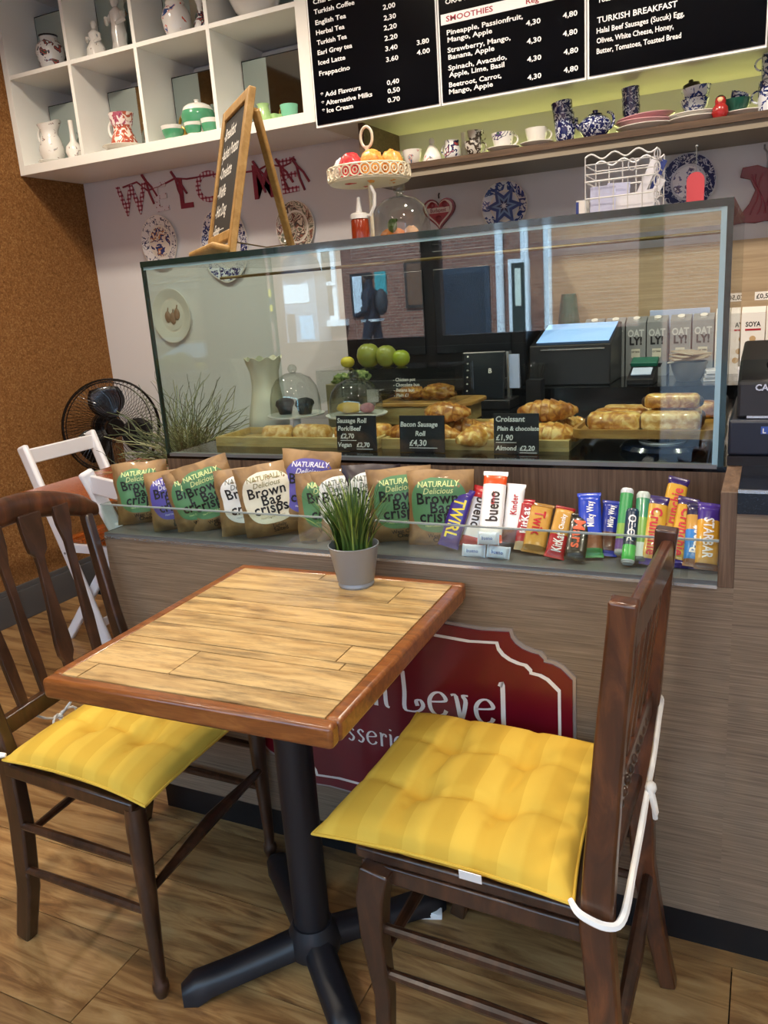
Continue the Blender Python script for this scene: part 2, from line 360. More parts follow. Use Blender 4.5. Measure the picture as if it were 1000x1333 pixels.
slab('poster_frame', 'dark framed white timetable poster on the brick station wall', 'poster', (455, 357, 477, 411), FY+.06, .06, P('poster_white', '#dfe6ec', .5), BLK, .05)
slab('poster_frame', 'small teal poster behind the person on the platform', 'poster', (487, 354, 503, 384), FY+.05, .05, P('poster_teal', '#3f9ea0', .5))
slab('station_door', 'wide dark doorway in the station wall beside the posters', 'door', (560, 352, 640, 452), FY+.05, .05, P('door_navy', '#1a2433', .3), P('door_frame', '#2a3646', .4), .1)
slab('notice_board', 'grey notice board with white sheets on the station wall', 'board', (525, 340, 556, 400), FY+.05, .05, P('board_brown', '#6e4a33', .5), P('board_frame', '#3a2a22', .5), .06)
t, (x0, x1, z0, z1) = slab('information_totem', 'tall dark station totem with a pale poster and white frame', 'totem', (661, 338, 690, 475), FY+1.0, .12, P('totem_green', '#14241f', .3), SW, .06)
MB().bx(x0+.12, x1-.12, FY+1.0, FY+1.03, z1-.75, z1-.15).build('poster', P('poster_cream', '#e6ead8', .5), t)
for u in (650, 683, 713): 
    p = YM(u, 340, FY+.7); MB().lathe([(.0, 0), (.07, 0), (.07, 3.6), (0, 3.6)], 14, (p.x, p.y, -.02)).build('canopy_post', SW, label={650: 'white canopy post left of the station totem', 683: 'white canopy post just behind the station totem', 713: 'white canopy post right of the station totem'}[u], cat='post')
# person walking on the platform
pb = YM(486, 438, -10.6); px_, py_ = pb.x, -10.6
pm = bpy.data.meshes.new('person'); J = {}
def pv(n, x, y, z): J[n] = len(J); return (px_+x, py_+y, z)
vs = [pv('pel', 0, 0, .95), pv('abd', 0, 0, 1.12), pv('chest', 0, 0, 1.32), pv('neck', -.01, 0, 1.50), pv('head', -.03, 0, 1.62), pv('top', -.03, 0, 1.74),
      pv('shl', 0, .19, 1.43), pv('ell', .02, .24, 1.15), pv('wrl', -.16, .2, 1.08), pv('hal', -.25, .18, 1.1),
      pv('shr', 0, -.19, 1.43), pv('elr', .02, -.24, 1.15), pv('wrr', -.18, -.16, 1.16), pv('har', -.27, -.13, 1.2),
      pv('hil', -.02, .1, .9), pv('knl', -.12, .1, .5), pv('anl', -.14, .1, .08), pv('tol', -.3, .1, .03),
      pv('hir', .02, -.1, .9), pv('knr', .08, -.1, .5), pv('anr', .22, -.1, .1), pv('tor', .1, -.1, .03)]
E_ = [('pel', 'abd'), ('abd', 'chest'), ('chest', 'neck'), ('neck', 'head'), ('head', 'top'), ('chest', 'shl'), ('shl', 'ell'), ('ell', 'wrl'), ('wrl', 'hal'), ('chest', 'shr'), ('shr', 'elr'), ('elr', 'wrr'), ('wrr', 'har'),
      ('pel', 'hil'), ('hil', 'knl'), ('knl', 'anl'), ('anl', 'tol'), ('pel', 'hir'), ('hir', 'knr'), ('knr', 'anr'), ('anr', 'tor')]
RAD = dict(pel=.16, abd=.15, chest=.17, neck=.06, head=.095, top=.075, shl=.085, ell=.06, wrl=.045, hal=.04, shr=.085, elr=.06, wrr=.045, har=.04, hil=.1, knl=.075, anl=.055, tol=.045, hir=.1, knr=.075, anr=.055, tor=.045)
pm.from_pydata(vs, [(J[a], J[b]) for a, b in E_], []); 
po = link('person', pm, label='person in dark jacket with a backpack walking along the platform', cat='person')
sk = po.modifiers.new('skin', 'SKIN'); po.modifiers.new('sub', 'SUBSURF').levels = 1; po.modifiers['sub'].render_levels = 1
for n_, i_ in J.items():
    d_ = pm.skin_vertices[0].data[i_]; d_.radius = (RAD[n_], RAD[n_]); d_.use_root = n_ == 'pel'
pm.materials.append(P('dark_jacket', '#1b2030', .7))
MB().sph((px_-.05, py_, 1.66), (.085, .078, .1)).build('face', P('brown_skin', '#5a3a2a', .5), po)
MB().sph((px_-.02, py_, 1.70), (.095, .085, .08)).build('hair', P('black_hair', '#0c0a0a', .7), po)
MB().sph((px_+.2, py_, 1.28), (.1, .15, .22)).build('backpack', P('pack_grey', '#34363c', .7), po)
MB().bx(px_-.13, px_+.15, py_-.16, py_+.16, .97, 1.01).build('shirt_hem', WHT, po)
# ------------------------------------------------------------------ counter
XL, XE, XE2 = -1.203, .187, .213
ct = thing('service_counter', 'wood laminate shop counter with a recessed snack shelf along its front', 'counter', (-.5, .4, 0))
MB().bx(XL, XE2, 0, .022, .105, .775).build('front_panel', LAM, ct)
MB().bx(XL, XL+.02, .022, .88, .105, .775).bx(XL, XL+.02, .275, .88, .775, .922).build('side_panel', LAM, ct)
MB().bx(XL+.03, 1.7, .04, .06, 0, .105).build('plinth', PLINTH, ct)
MB().bx(XL, XE, 0, .262, .775, .786).build('shelf_board', P('shelf_grey', '#5d5f60', .3), ct)
MB().bx(XL, XE, -.003, 0, .773, .779).build('edge_strip', SILV, ct)
MB().bx(XL, XE, .262, .275, .786, .918).build('shelf_back', LAMV, ct)
MB().bx(XE, XE2, 0, .275, .775, .9432).build('end_post', LAMV, ct, bevel=.001)
MB().bx(XL, XE, .002, .006, .779, .857).build('glass_lip', GL, ct)
MB().bx(XL, XE, .001, .007, .8555, .8585).build('lip_edge', P('lip_grey', '#8f9a9a', .2, coat=.3), ct)
MB().bx(XL, XL+.004, .006, .262, .786, .857).build('glass_lip_side', GL, ct)
MB().bx(XL+.02, XE2, .275, .88, .86, .918).build('carcass', BLKG, ct)
MB().bx(XL, XE2, .262, .88, .918, .929).build('counter_top', BLKG, ct)
t2 = thing('till_counter', 'wood laminate counter section under the cash register at the right', 'counter', (.9, .4, 0))
MB().bx(XE2, 1.7, 0, .022, .105, .908).build('front_panel', LAM, t2); MB().bx(1.68, 1.7, .022, .8, .105, .908).build('side_panel', LAM, t2)
t3 = thing('granite_worktop', 'speckled black granite worktop with a thin silver edge strip under the register', 'worktop', (.9, .4, .908))
MB().bx(XE2, 1.72, -.004, .8, .908, .944).build('slab', GRAN, t3); MB().bx(XE2, 1.72, -.007, -.0, .944, .949).build('edge_strip', SILV, t3)
# burgundy sign on the counter front
sg = thing('shop_sign', 'burgundy shop sign with white border and lettering fixed to counter front', 'sign', (-.43, 0, .2))
def signpoly(k):
    hw, hh, r = .37-k, .22-k, .055; out = []
    for sx_, sy_, flip in ((1, 1, 0), (-1, 1, 1), (-1, -1, 0), (1, -1, 1)):
        c = []
        cx_, cy_ = hw-.09, hh-.085
        c.append((hw, cy_)); c += [(hw-.005-.02*i/4-.03*(i/4)**2, cy_+.03*math.sin(i/4*PI/2)) for i in range(1, 5)]
        c += [(cx_+.035-.01*i, cy_+.035+.01*(i)) for i in range(0, 2)]
        c += [(cx_+.03-(.03+.07)*math.sin(i/5*PI/2)*.62, cy_+.045+(.04)*(1-math.cos(i/5*PI/2))+.0*(i)) for i in range(1, 6)]
        c += [(cx_-.09, hh-.004), (cx_-.16, hh), (0.05, hh+.008)]
        c = [(a*sx_, b_*sy_) for a, b_ in c]
        out += c[::-1] if flip else c
    return out
Ts = yplane((-.43, 0, .43))
MB().prism(signpoly(-.006), 0, .004, Ts).build('rim', P('sign_silver', '#a9a2a0', .3, .4), sg, smooth=0)
MB().prism(signpoly(0), 0, .007, Ts).build('face', REDP, sg, smooth=0)
inn, out_ = signpoly(.028), signpoly(.022); n_ = len(inn); rb = MB()
rb.add([(x, y, .0078) for x, y in inn+out_], [(i, n_+i, n_+(i+1) % n_, (i+1) % n_) for i in range(n_)]).xf(Ts).build('border_line', WHT, sg, smooth=0)
def serif(mb, T, x, y, h, letters, sp=1.0):
    """display lettering drawn as strokes with swelling width and small serifs"""
    G = {'L': (.62, [[(.1, 1), (.12, .5), (.1, .08), (.25, .02), (.45, .06), (.56, .2), (.5, .33), (.4, .3), (.42, .18)]]),
         'e': (.5, [[(.04, .34), (.4, .4), (.42, .5), (.3, .6), (.15, .55), (.05, .38), (.08, .15), (.22, .03), (.38, .08), (.44, .18)]]),
         'v': (.5, [[(.02, .58), (.14, .56), (.24, .02), (.36, .45), (.3, .6), (.42, .62)]]),
         'l': (.24, [[(.06, .96), (.12, 1.0), (.12, .04), (.2, .0)]]),
         'n': (.5, [[(.04, .58), (.1, .56), (.1, .02)], [(.1, .4), (.22, .58), (.34, .52), (.36, .1), (.44, .02)]]),
         's': (.38, [[(.32, .5), (.2, .6), (.08, .48), (.18, .34), (.3, .2), (.2, .03), (.06, .1)]]),
         'r': (.36, [[(.04, .58), (.1, .56), (.1, .02)], [(.1, .42), (.2, .58), (.3, .54), (.29, .46)]]),
         'i': (.2, [[(.04, .58), (.1, .56), (.1, .04), (.16, .0)], [(.09, .78), (.11, .84)]])}
    for ch in letters:
        if ch == ' ': x += .3*h; continue
        adv, strokes = G[ch]
        for st in strokes:
            pts = []                       # smooth the polyline
            for i in range(len(st)-1):
                p0, p1, p2, p3 = st[max(i-1, 0)], st[i], st[i+1], st[min(i+2, len(st)-1)]
                for k in range(4):
                    t = k/4; pts.append(tuple(.5*(2*p1[j]+(-p0[j]+p2[j])*t+(2*p0[j]-5*p1[j]+4*p2[j]-p3[j])*t*t+(-p0[j]+3*p1[j]-3*p2[j]+p3[j])*t**3) for j in (0, 1)))
            pts.append(st[-1]); vs = []; fs = []
            for i, p in enumerate(pts):
                a, b_ = pts[max(i-1, 0)], pts[min(i+1, len(pts)-1)]; d = Vector((b_[0]-a[0], b_[1]-a[1])).normalized()
                wd = .020+.032*abs(d.y)**1.5; nx, ny = -d.y*wd, d.x*wd
                vs += [(x+(p[0]+nx)*h, y+(p[1]+ny)*h, 0), (x+(p[0]-nx)*h, y+(p[1]-ny)*h, 0)]
                if i: fs.append((2*i-2, 2*i-1, 2*i+1, 2*i))
            k0 = len(mb.V); mb.add(vs, fs); mb.xf(T, k0)
        x += adv*h*sp
    return mb
Tl = yplane((0, -.0085, 0)); lt = MB()
hL = at(527, 871, y=0).z-at(530, 923, y=0).z; zb0 = at(530, 923, y=0).z
xL = at(524, 920, y=0).x; xR = at(662, 940, y=0).x; s0 = (xR-xL)/(2.30*hL)
serif(lt, Tl, at(487, 912, y=0).x, zb0, hL, 'n', s0); serif(lt, Tl, xL, zb0, hL, 'Level', s0)
hs = .055; x0s, x1s = at(455, 960, y=0).x, at(528, 962, y=0).x; lt.build('lettering', WHT, sg, smooth=0); lt = MB(); serif(lt, Tl, x0s, at(456, 961, y=0).z, hs, 'sserie', (x1s-x0s)/(2.2*hs))
lt.build('lettering', WHT, sg, smooth=0)
# ------------------------------------------------------------------ glass display case
GX0, GX1, GY0, GY1, GZ0, GZ1 = -1.203, .178, .264, .86, .929, 1.412
dc = thing('display_case', 'large frameless glass display case on the counter with green edges', 'display case', (-.5, .5, .929))
MB().bx(GX0+.006, GX1-.012, GY0, GY0+.008, GZ0, GZ1).build('front_pane', GL, dc)
MB().bx(GX0, GX1, GY0, GY1, GZ1, GZ1+.012).build('top_pane', GL, dc)
MB().bx(GX0, GX0+.008, GY0+.009, GY1, GZ0, GZ1).build('side_pane', GL, dc)
MB().bx(GX1-.008, GX1, GY0+.009, GY1, GZ0, GZ1).build('side_pane', GL, dc)
MB().bx(GX0, GX1, GY0-.0025, GY0, GZ1-.002, GZ1+.012).build('top_edge', GREEN_EDGE, dc)
MB().bx(GX0, GX0+.006, GY0-.001, GY0+.010, GZ0, GZ1-.002).build('corner_edge', GREEN_EDGE, dc); MB().bx(GX1-.011, GX1, GY0-.001, GY0+.010, GZ0, GZ1-.002).build('corner_edge', GREEN_EDGE, dc)
MB().bx(GX1-.021, GX1-.011, GY0-.001, GY0+.009, GZ0, GZ1-.003).bx(GX0+.006, GX1-.012, GY0+.001, GY0+.009, GZ1-.009, GZ1-.002).build('edge_highlight', EDGE_HIGHLIGHT, dc)  # pale blue highlight along the glass edges, put into the strip colour
MB().bx(GX0+.012, GX1-.012, GY0-.004, GY0+.012, GZ0-.004, GZ0+.004).build('foot_strip', GREY, dc)
MB().tube([(GX0+.01, .58, GZ1-.03), (GX1-.01, .58, GZ1-.03)], .004, 8).build('light_rail', P('brass_rail', '#8d7a55', .35, .8), dc)
# ------------------------------------------------------------------ back counter
bc = thing('back_counter', 'black worktop with beige cabinets along the back wall behind the case', 'counter', (.4, 1.5, 0))
MB().bx(-1.05, 2.2, 1.27, 1.708, .925, .967).build('worktop', BLKG, bc)
MB().bx(-1.03, 2.2, 1.30, 1.708, 0.08, .925).build('cabinet', P('cabinet_beige', '#8d8577', .5), bc)
MB().bx(-1.0, 2.2, 1.34, 1.708, 0, .08).build('plinth', PLINTH, bc)
# ------------------------------------------------------------------ bistro table
TC = Vector((-.513, -.307, 0)); TW, TD, TR_ = .515, .568, .025
bt = thing('bistro_table', 'square bistro table with weathered plank top and black pedestal between the two brown chairs', 'table', TC, (0, 0, TR_))
bd = .02; inner_w, inner_d = TW-2*bd, TD-2*bd
def rail(n0, a, b_): MB().beam(a, b_, bd*1.25, .034).build('border', EDGEM, bt, local=True, bevel=.006)
hw, hd = TW/2-bd/2, TD/2-bd/2
rail(0, (-TW/2, -hd, .732), (TW/2, -hd, .732)); rail(0, (-TW/2, hd, .732), (TW/2, hd, .732)); rail(0, (-hw, -TD/2+bd, .732), (-hw, TD/2-bd, .732)); rail(0, (hw, -TD/2+bd, .732), (hw, TD/2-bd, .732))
MB().bx(-inner_w/2, inner_w/2, -inner_d/2, inner_d/2, .718, .742).build('core', P('table_core', '#2a1a0c', .8), bt, local=True)
rows = [(.035, (.42,)), (.085, (.82,)), (.055, ()), (.07, ()), (.06, ()), (.062, (.86,)), (.025, (.9,)), (.085, (.36,)), (.05, (.07,))]
sc_ = inner_d/sum(r for r, _ in rows); yb = inner_d/2
for wd, cuts in rows:
    wd *= sc_; xs = [0, *cuts, 1]
    for a, b_ in zip(xs, xs[1:]):
        x0, x1 = -inner_w/2+a*inner_w, -inner_w/2+b_*inner_w
        link('plank', MB().bx(-(x1-x0)/2+.0010, (x1-x0)/2-.0010, -wd/2+.0013, wd/2-.0013, -.006, 0).mesh('plank', TOPM, 0), bt, ((x0+x1)/2, yb-wd/2, .7492+random.uniform(-.0003, .0003)))
    yb -= wd
pc = Vector((-.525+.513, -.275+.307, 0))
MB().lathe([(0, .07), (.036, .07), (.036, .70), (0, .70)], 24, pc).build('pole', BLK, bt, local=True)
MB().lathe([(0, .03), (.052, .034), (.056, .06), (.047, .082), (.040, .098), (0, .1)], 24, pc).build('hub', BLK, bt, local=True)
MB().box(pc+Vector((0, 0, .708)), (.3, .3, .012)).build('top_plate', BLK, bt, local=True)
for tip in ((-.724, -.452), (-.335, -.045), (-.755, -.052), (-.368, -.43)):
    d = Vector((tip[0]+.513, tip[1]+.307, 0)); dv = d-pc; pts = []; 
    f_ = MB(); side = Vector((0, 0, 1)).cross(dv).normalized(); n_ = 9; vs = []; fs = []
    for i in range(n_+1):
        t = i/n_; p = pc+dv*(.1+.9*t); zt = .082-.035*t-.004*math.sin(t*PI) if i < n_ else .03; zb = max(.0, .045*(1-t)**.7-.004) if t < .85 else 0; hwid = .030-.003*t if i < n_ else .018
        for s_, z_ in ((-1, zb), (1, zb), (1, zt*.8), (.55, zt), (-.55, zt), (-1, zt*.8)): vs.append(p+side*s_*hwid+Vector((0, 0, z_)))
        if i:
            for k in range(6): q = (k+1) % 6; fs.append((6*i-6+k, 6*i-6+q, 6*i+q, 6*i+k))
    fs += [(5, 4, 3, 2, 1, 0), tuple(6*n_+k for k in range(6))]
    f_.add(vs, fs).build('foot', BLK, bt, local=True, smooth=50)
np_ = at(562, 1188, z=.006)
MB().box((np_.x, np_.y, .008), (.045, .03, .014), (0.1, .05, .4)).bx(np_.x-.015, np_.x+.02, np_.y-.014, np_.y+.01, .014, .017).build('folded_napkin', WHT, label='folded white napkin wedged under the black table foot', cat='napkin', bevel=.002)
# ------------------------------------------------------------------ grass pot on the table
g0 = Vector((-.467, -.083, .7495))
pt = thing('potted_grass', 'zinc bucket pot of green ornamental grass standing on the table corner', 'plant', g0)
MB().lathe([(0, .0), (.034, 0), (.036, .004), (.0345, .010), (.037, .013), (.049, .082), (.0505, .084), (.0485, .085), (.046, .08), (.036, .012), (0, .012)], 32, g0).build('pot', STEEL, pt, smooth=40)
MB().lathe([(0, .07), (.0455, .07), (0, .071)], 20, g0).build('soil', P('soil', '#1d140c', .9), pt)
gm = MB(); rg = random.Random(3)
for i in range(230):
    a = rg.uniform(0, 2*PI); rr = .036*math.sqrt(rg.random()); L = rg.uniform(.09, .150); out = rg.uniform(.15, 1.0)*(.35+rr/.036*.65)
    b0_ = g0+Vector((rr*math.cos(a), rr*math.sin(a), .07)); dd = Vector((math.cos(a+rg.uniform(-.5, .5)), math.sin(a+rg.uniform(-.5, .5)), 0)); sd = Vector((-dd.y, dd.x, 0)); wd = rg.uniform(.0016, .0028)
    vs = []; m_ = rg.choice((0, 0, 1, 1, 2))
    for k in range(6):
        t = k/5; p = b0_+dd*(L*out*t**1.8*.8)+Vector((0, 0, L*(t-.25*out*t*t))); ww = wd*(1-t**2)+.0002
        vs += [p-sd*ww, p+sd*ww+dd*.0004]
    gm.add(vs, [(2*k, 2*k+1, 2*k+3, 2*k+2) for k in range(5)], m_)
gm.build('grass_blades', [P('grass_dark', '#2c4a1c', .5), P('grass_mid', '#456427', .5), P('grass_light', '#7f9440', .5)], pt, smooth=60, kind='stuff')
# ------------------------------------------------------------------ cushions
def fabric():
    m, nt, b = newmat('yellow_cotton'); v = coords(nt, (1, 1, 1), False, 'UV')
    sp = N(nt, 'ShaderNodeSeparateXYZ'); nt.links.new(v, sp.inputs[0]); mu = N(nt, 'ShaderNodeMath', operation='MULTIPLY'); mu.inputs[1].default_value = 5.5; nt.links.new(sp.outputs[0], mu.inputs[0])
    fr = N(nt, 'ShaderNodeMath', operation='FRACT'); nt.links.new(mu.outputs[0], fr.inputs[0])
    c = ramp(nt, fr.outputs[0], [(0, '#d6b045'), (.42, '#d6b045'), (.52, '#cda53c'), (.94, '#cda53c')])
    nt.links.new(c, b.inputs['Base Color']); setp(b, Roughness=.85, Specular_IOR_Level=.2)
    tv = coords(nt, (1, 1, 1), False); w1 = N(nt, 'ShaderNodeTexNoise'); w1.inputs['Scale'].default_value = 900; nt.links.new(tv, w1.inputs['Vector']); bump(nt, b, w1.outputs['Fac'], .35, .0006)
    return m
FAB = fabric(); TIE = P('white_ribbon', '#ece8e0', .7)
def cushion(label, C, zb, thick, tufts, seed, tag_uv=None):
    c0 = sum((Vector(c) for c in C), Vector())/4; th = thing('seat_cushion', label, 'cushion', (c0.x, c0.y, zb), group='yellow seat cushions')
    n = 44; rg = random.Random(seed); vs = []; uv = []; fs = []
    def h(u, v):
        e = 1-max(abs(2*u-1), abs(2*v-1)); ex = 1-abs(2*u-1)**4; ey = 1-abs(2*v-1)**4
        t = (ex*ey)**.45; d = 0
        for a, b_ in tufts: d = max(d, .75*math.exp(-((u-a)**2+(v-b_)**2)/.0055))
        for a in sorted({t_[0] for t_ in tufts}): d = max(d, .34*math.exp(-((u-a-.02*math.sin(9*v+seed))/.022)**2)*(1 if .2 < v < .8 else .45))
        for b_ in sorted({t_[1] for t_ in tufts}): d = max(d, .34*math.exp(-((v-b_-.02*math.sin(8*u+seed))/.022)**2)*(1 if .2 < u < .8 else .45))
        return t*(1-d)
    top = []
    for s_ in (1, -1):
        for j in range(n+1):
            for i in range(n+1):
                u, v = i/n, j/n; pin = .035*(4*u*(1-u)*abs(2*v-1)**6)*(-1 if v > .5 else 1); pin2 = .035*(4*v*(1-v)*abs(2*u-1)**6)*(-1 if u > .5 else 1)
                uu, vv = u+pin2, v+pin
                p = Vector(C[0])*(1-uu)*(1-vv)+Vector(C[1])*uu*(1-vv)+Vector(C[2])*uu*vv+Vector(C[3])*(1-uu)*vv
                hh = h(u, v); nz = noise.noise((u*5+seed, v*5, seed))*.004*(hh)
                z = p.z+zb-c0.z*0+ (thick*.35+thick*.65*hh+nz if s_ > 0 else thick*.35-thick*.35*min(1, hh*1.2))
                vs.append(Vector((p.x, p.y, z))); uv.append((u, v))
    m_ = (n+1)**2
    for j in range(n):
        for i in range(n):
            a = j*(n+1)+i; q = (a, a+1, a+n+2, a+n+1); fs.append(q); fs.append(tuple(m_+k for k in reversed(q)))
    # order C counter-clockwise from above -> faces up
    mb = MB().add(vs, fs); o = mb.build('pad', FAB, th, smooth=180)
    ul = o.data.uv_layers.new(name='UVMap')
    for lp in o.data.loops: ul.data[lp.index].uv = uv[lp.vertex_index]
    mb2 = MB(); ring = [(0, 0), (1, 0), (1, 1), (0, 1)]; pts = []
    for k in range(4):
        for i in range(n):
            a, b_ = ring[k], ring[(k+1) % 4]; t = i/n; iu, iv = round((a[0]+(b_[0]-a[0])*t)*n), round((a[1]+(b_[1]-a[1])*t)*n); pts.append(vs[iv*(n+1)+iu])
    mb2.tube(pts, .0028, 6, closed=True).build('piping', FAB, th)
    return th, vs
Z0 = .446
# right cushion: C order u along x(front->back)  (front-near, back-near, back-far, front-far)
RC = [(-.378, -.462, 0), (.042, -.470, 0), (.028, -.062, 0), (-.368, -.052, 0)]
rc, rv = cushion('plump yellow tufted cushion with a white care tag on the right chair', RC, Z0, .062, [(.33, .33), (.67, .33), (.33, .67), (.67, .67)], 2)
tg = at(614, 1138, y=-.472); MB().box((tg.x, -.478, tg.z), (.034, .0014, .018), (.25, .05, .02)).build('care_tag', WHT, rc)
LC = [(-1.075, -.475, 0), (-.695, -.497, 0), (-.70, -.055, 0), (-1.085, -.06, 0)]
lc, lv = cushion('yellow tufted cushion on the left chair, half under the table top', LC, Z0, .058, [(.33, .33), (.67, .33), (.33, .67), (.67, .67)], 5)
def ribbon(pts, parent, wd=.008):
    MB().sweep(pts, (wd, .0016), up=(.1, .02, .99)).build('tie', TIE, parent)
def loop(c, r, ax, n=9):
    ax = Vector(ax).normalized(); s = ax.cross(Vector((0, 0, 1))).normalized()
    return [Vector(c)+ax*r*(1-math.cos(2*PI*i/n))*.5+Vector((0, 0, 1))*r*.35*math.sin(2*PI*i/n)+s*.004*math.sin(2*PI*i/n) for i in range(n+1)]
# right ties: round the near post, along the back to a bow, then round the far post
MB().rope([(.038, -.47, .475), (.055, -.487, .470), (.09, -.488, .462), (.108, -.47, .466), (.111, -.40, .49), (.112, -.32, .515), (.112, -.262, .535)], [.004, .006, .0065, .006, .005, .005, .004], 6).build('tie', TIE, rc)
MB().rope([(.112, -.262, .535), (.112, -.2, .55), (.110, -.12, .575), (.106, -.06, .585), (.08, -.045, .56), (.04, -.062, .50)], .0045, 6).build('tie', TIE, rc)
bw = MB().sph((.116, -.262, .535), (.009, .013, .010), 10, 6)
bw.tube(loop((.116, -.262, .535), .035, (.3, -.6, -.9)), .004, 6).tube([(.116, -.262, .535), (.122, -.27, .51), (.124, -.265, .485)], .0042, 6).tube([(.116, -.262, .535), (.12, -.245, .50), (.122, -.24, .478)], .0042, 6); bw.build('bow', TIE, rc)
# left ties
MB().rope([(-1.07, -.47, .475), (-1.09, -.478, .478), (-1.118, -.47, .478), (-1.124, -.44, .48), (-1.13, -.36, .50)], [.004, .007, .007, .005, .003], 6).build('tie', TIE, lc)
lb = at(78, 932, x=-1.145)
MB().rope([(-1.13, -.36, .50), (lb.x, lb.y, lb.z), (-1.15, -.16, .5), (-1.16, -.05, .50), (-1.12, -.045, .49)], .0028, 6).build('tie', TIE, lc)
MB().sph(lb, .007, 8, 6).tube(loop(lb, .04, (.2, .8, -.05)), .0028, 6).tube(loop(lb, .035, (.3, -.7, -.3)), .0028, 6).tube([lb, lb+Vector((.02, .02, .03)), lb+Vector((.0, .05, .045))], .0024, 6).build('bow', TIE, lc)
# ------------------------------------------------------------------ right brown chair (back to the right)
ch = thing('dining_chair', 'dark wooden slat-back chair right of the table with its back to the right edge', 'chair', (-.1, -.27, 0))
nearp = [(.138, -.478, 0), (.112, -.472, .12), (.085, -.467, .28), (.073, -.463, .44), (.078, -.462, .55), (.089, -.461, .72), (.102, -.460, .885), (.105, -.46, .918)]
farp = [(.134, -.083, 0), (.108, -.081, .12), (.084, -.079, .26), (.077, -.078, .42), (.084, -.077, .55), (.096, -.076, .72), (.109, -.075, .865), (.112, -.075, .898)]
wsz = [(.030, .028), (.035, .03), (.042, .031), (.045, .032), (.042, .03), (.038, .028), (.034, .026), (.036, .03)]
MB().sweep(nearp, wsz, up=(0, 1, 0)).build('back_post', MIDW, ch, bevel=.004, smooth=60); MB().sweep(farp, wsz, up=(0, 1, 0)).build('back_post', MIDW, ch, bevel=.004, smooth=60)
MB().beam((.108, -.455, .872), (.114, -.08, .855), .02, .052).build('crest_rail', MIDW, ch, bevel=.006)
MB().beam((.080, -.455, .598), (.086, -.08, .588), .020, .05).build('lower_rail', MIDW, ch, bevel=.004)
dm = MB()
for i in range(9): dm.sph((.0925, -.40+.03*i, .594-.0006*i), (.006, .008, .008), 8, 6)
dm.build('carved_bead', DKW, ch)
for i, yy in enumerate((-.37, -.31, -.25, -.19, -.14)):
    f_ = (yy+.46)/.385; MB().beam((.082+.004*f_, yy, .615), (.109+.004*f_, yy, .855-.01*f_), .024, .010, up=(1, 0, .1)).build('slat', MIDW, ch, bevel=.003)
sa = [(-.315, -.440), (.075, -.452), (.082, -.075), (-.31, -.058)]
MB().prism(sa, .424, .446).build('seat', DKW, ch, bevel=.005)
MB().beam((-.29, -.432, .408), (.06, -.446, .408), .02, .032).beam((-.29, -.067, .408), (.06, -.08, .408), .02, .032).beam((-.295, -.44, .408), (-.295, -.06, .408), .02, .032).build('apron', DKW, ch, bevel=.003)
for yy, sg_ in ((-.445, -1), (-.066, 1)):
    MB().sweep([(-.272, yy, .425), (-.283, yy+.004*sg_, .37), (-.284, yy+.006*sg_, .30), (-.276, yy+.003*sg_, .18), (-.28, yy+.006*sg_, .07), (-.300, yy+.014*sg_, 0)], [(.05, .04), (.048, .038), (.04, .034), (.03, .028), (.027, .026), (.034, .03)], up=(0, 1, 0)).build('front_leg', DKW, ch, bevel=.004, smooth=60)
for yy in (-.452, -.072):
    for z_ in (.315, .225):
        MB().tube([(-.278, yy, z_), (-.1, yy-.004, z_-.002), (.085, yy-.008, z_-.004)], [.008, .0105, .008], 10).build('stretcher', DKW, ch)
MB().tube([(.093, -.085, .235), (.097, -.28, .225), (.096, -.465, .215)], [.010, .014, .010], 10).build('stretcher', DKW, ch)
MB().tube([(-.283, -.07, .24), (-.283, -.26, .24), (-.283, -.44, .24)], [.008, .012, .008], 10).build('stretcher', DKW, ch)
# ------------------------------------------------------------------ left brown chair (back to the left)
cl = thing('dining_chair', 'dark wooden chair left of the table with curved crest rail and vase splats', 'chair', (-.95, -.25, 0))
def xb(y, z): return -1.095-(y+.45)*.10-max(0, z-.46)*.22
def bp(y, z): return (xb(y, z), y, z)
for y0, yf in ((-.447, -.447), (-.045, -.03)):
    o_ = (y0+.45)*.1
    MB().sweep([(-1.158-o_, yf, 0), (-1.118-o_, yf, .14), (-1.098-o_, yf, .30), (-1.095-o_, y0, .45), (xb(y0, .6), y0, .6), (xb(y0+.012, .84), y0+.014, .84)], [(.036, .03), (.04, .032), (.042, .032), (.04, .03), (.03, .026), (.026, .024)], up=(0, 1, 0)).build('back_post', DKW, cl, bevel=.005, smooth=60)
cp = []; cw = []
for i in range(15):
    t = i/14; yy = -.495+.51*t; s_ = math.sin(PI*t); z_ = .842+.062*s_**.9; cp.append((xb(yy, .86)-.018*s_-.004, yy, z_)); cw.append((.052+.012*s_ if 0 < i < 14 else .034, .032 if 0 < i < 14 else .022))
c_ = MB(); vs = []; fs = []; k_ = 12
for i, p in enumerate(cp):
    for k in range(k_): a = 2*PI*k/k_; vs.append((p[0]+cw[i][1]/2*math.cos(a), p[1], p[2]+cw[i][0]/2*math.sin(a)))
    if i:
        for k in range(k_): q = (k+1) % k_; fs.append((k_*i-k_+k, k_*i-k_+q, k_*i+q, k_*i+k))
fs += [tuple(range(k_-1, -1, -1)), tuple(14*k_+k for k in range(k_))]
c_.add(vs, fs).build('crest_rail', MIDW, cl, smooth=60)
MB().beam(bp(-.44, .512), bp(-.04, .512), .02, .038).build('lower_rail', DKW, cl, bevel=.003)
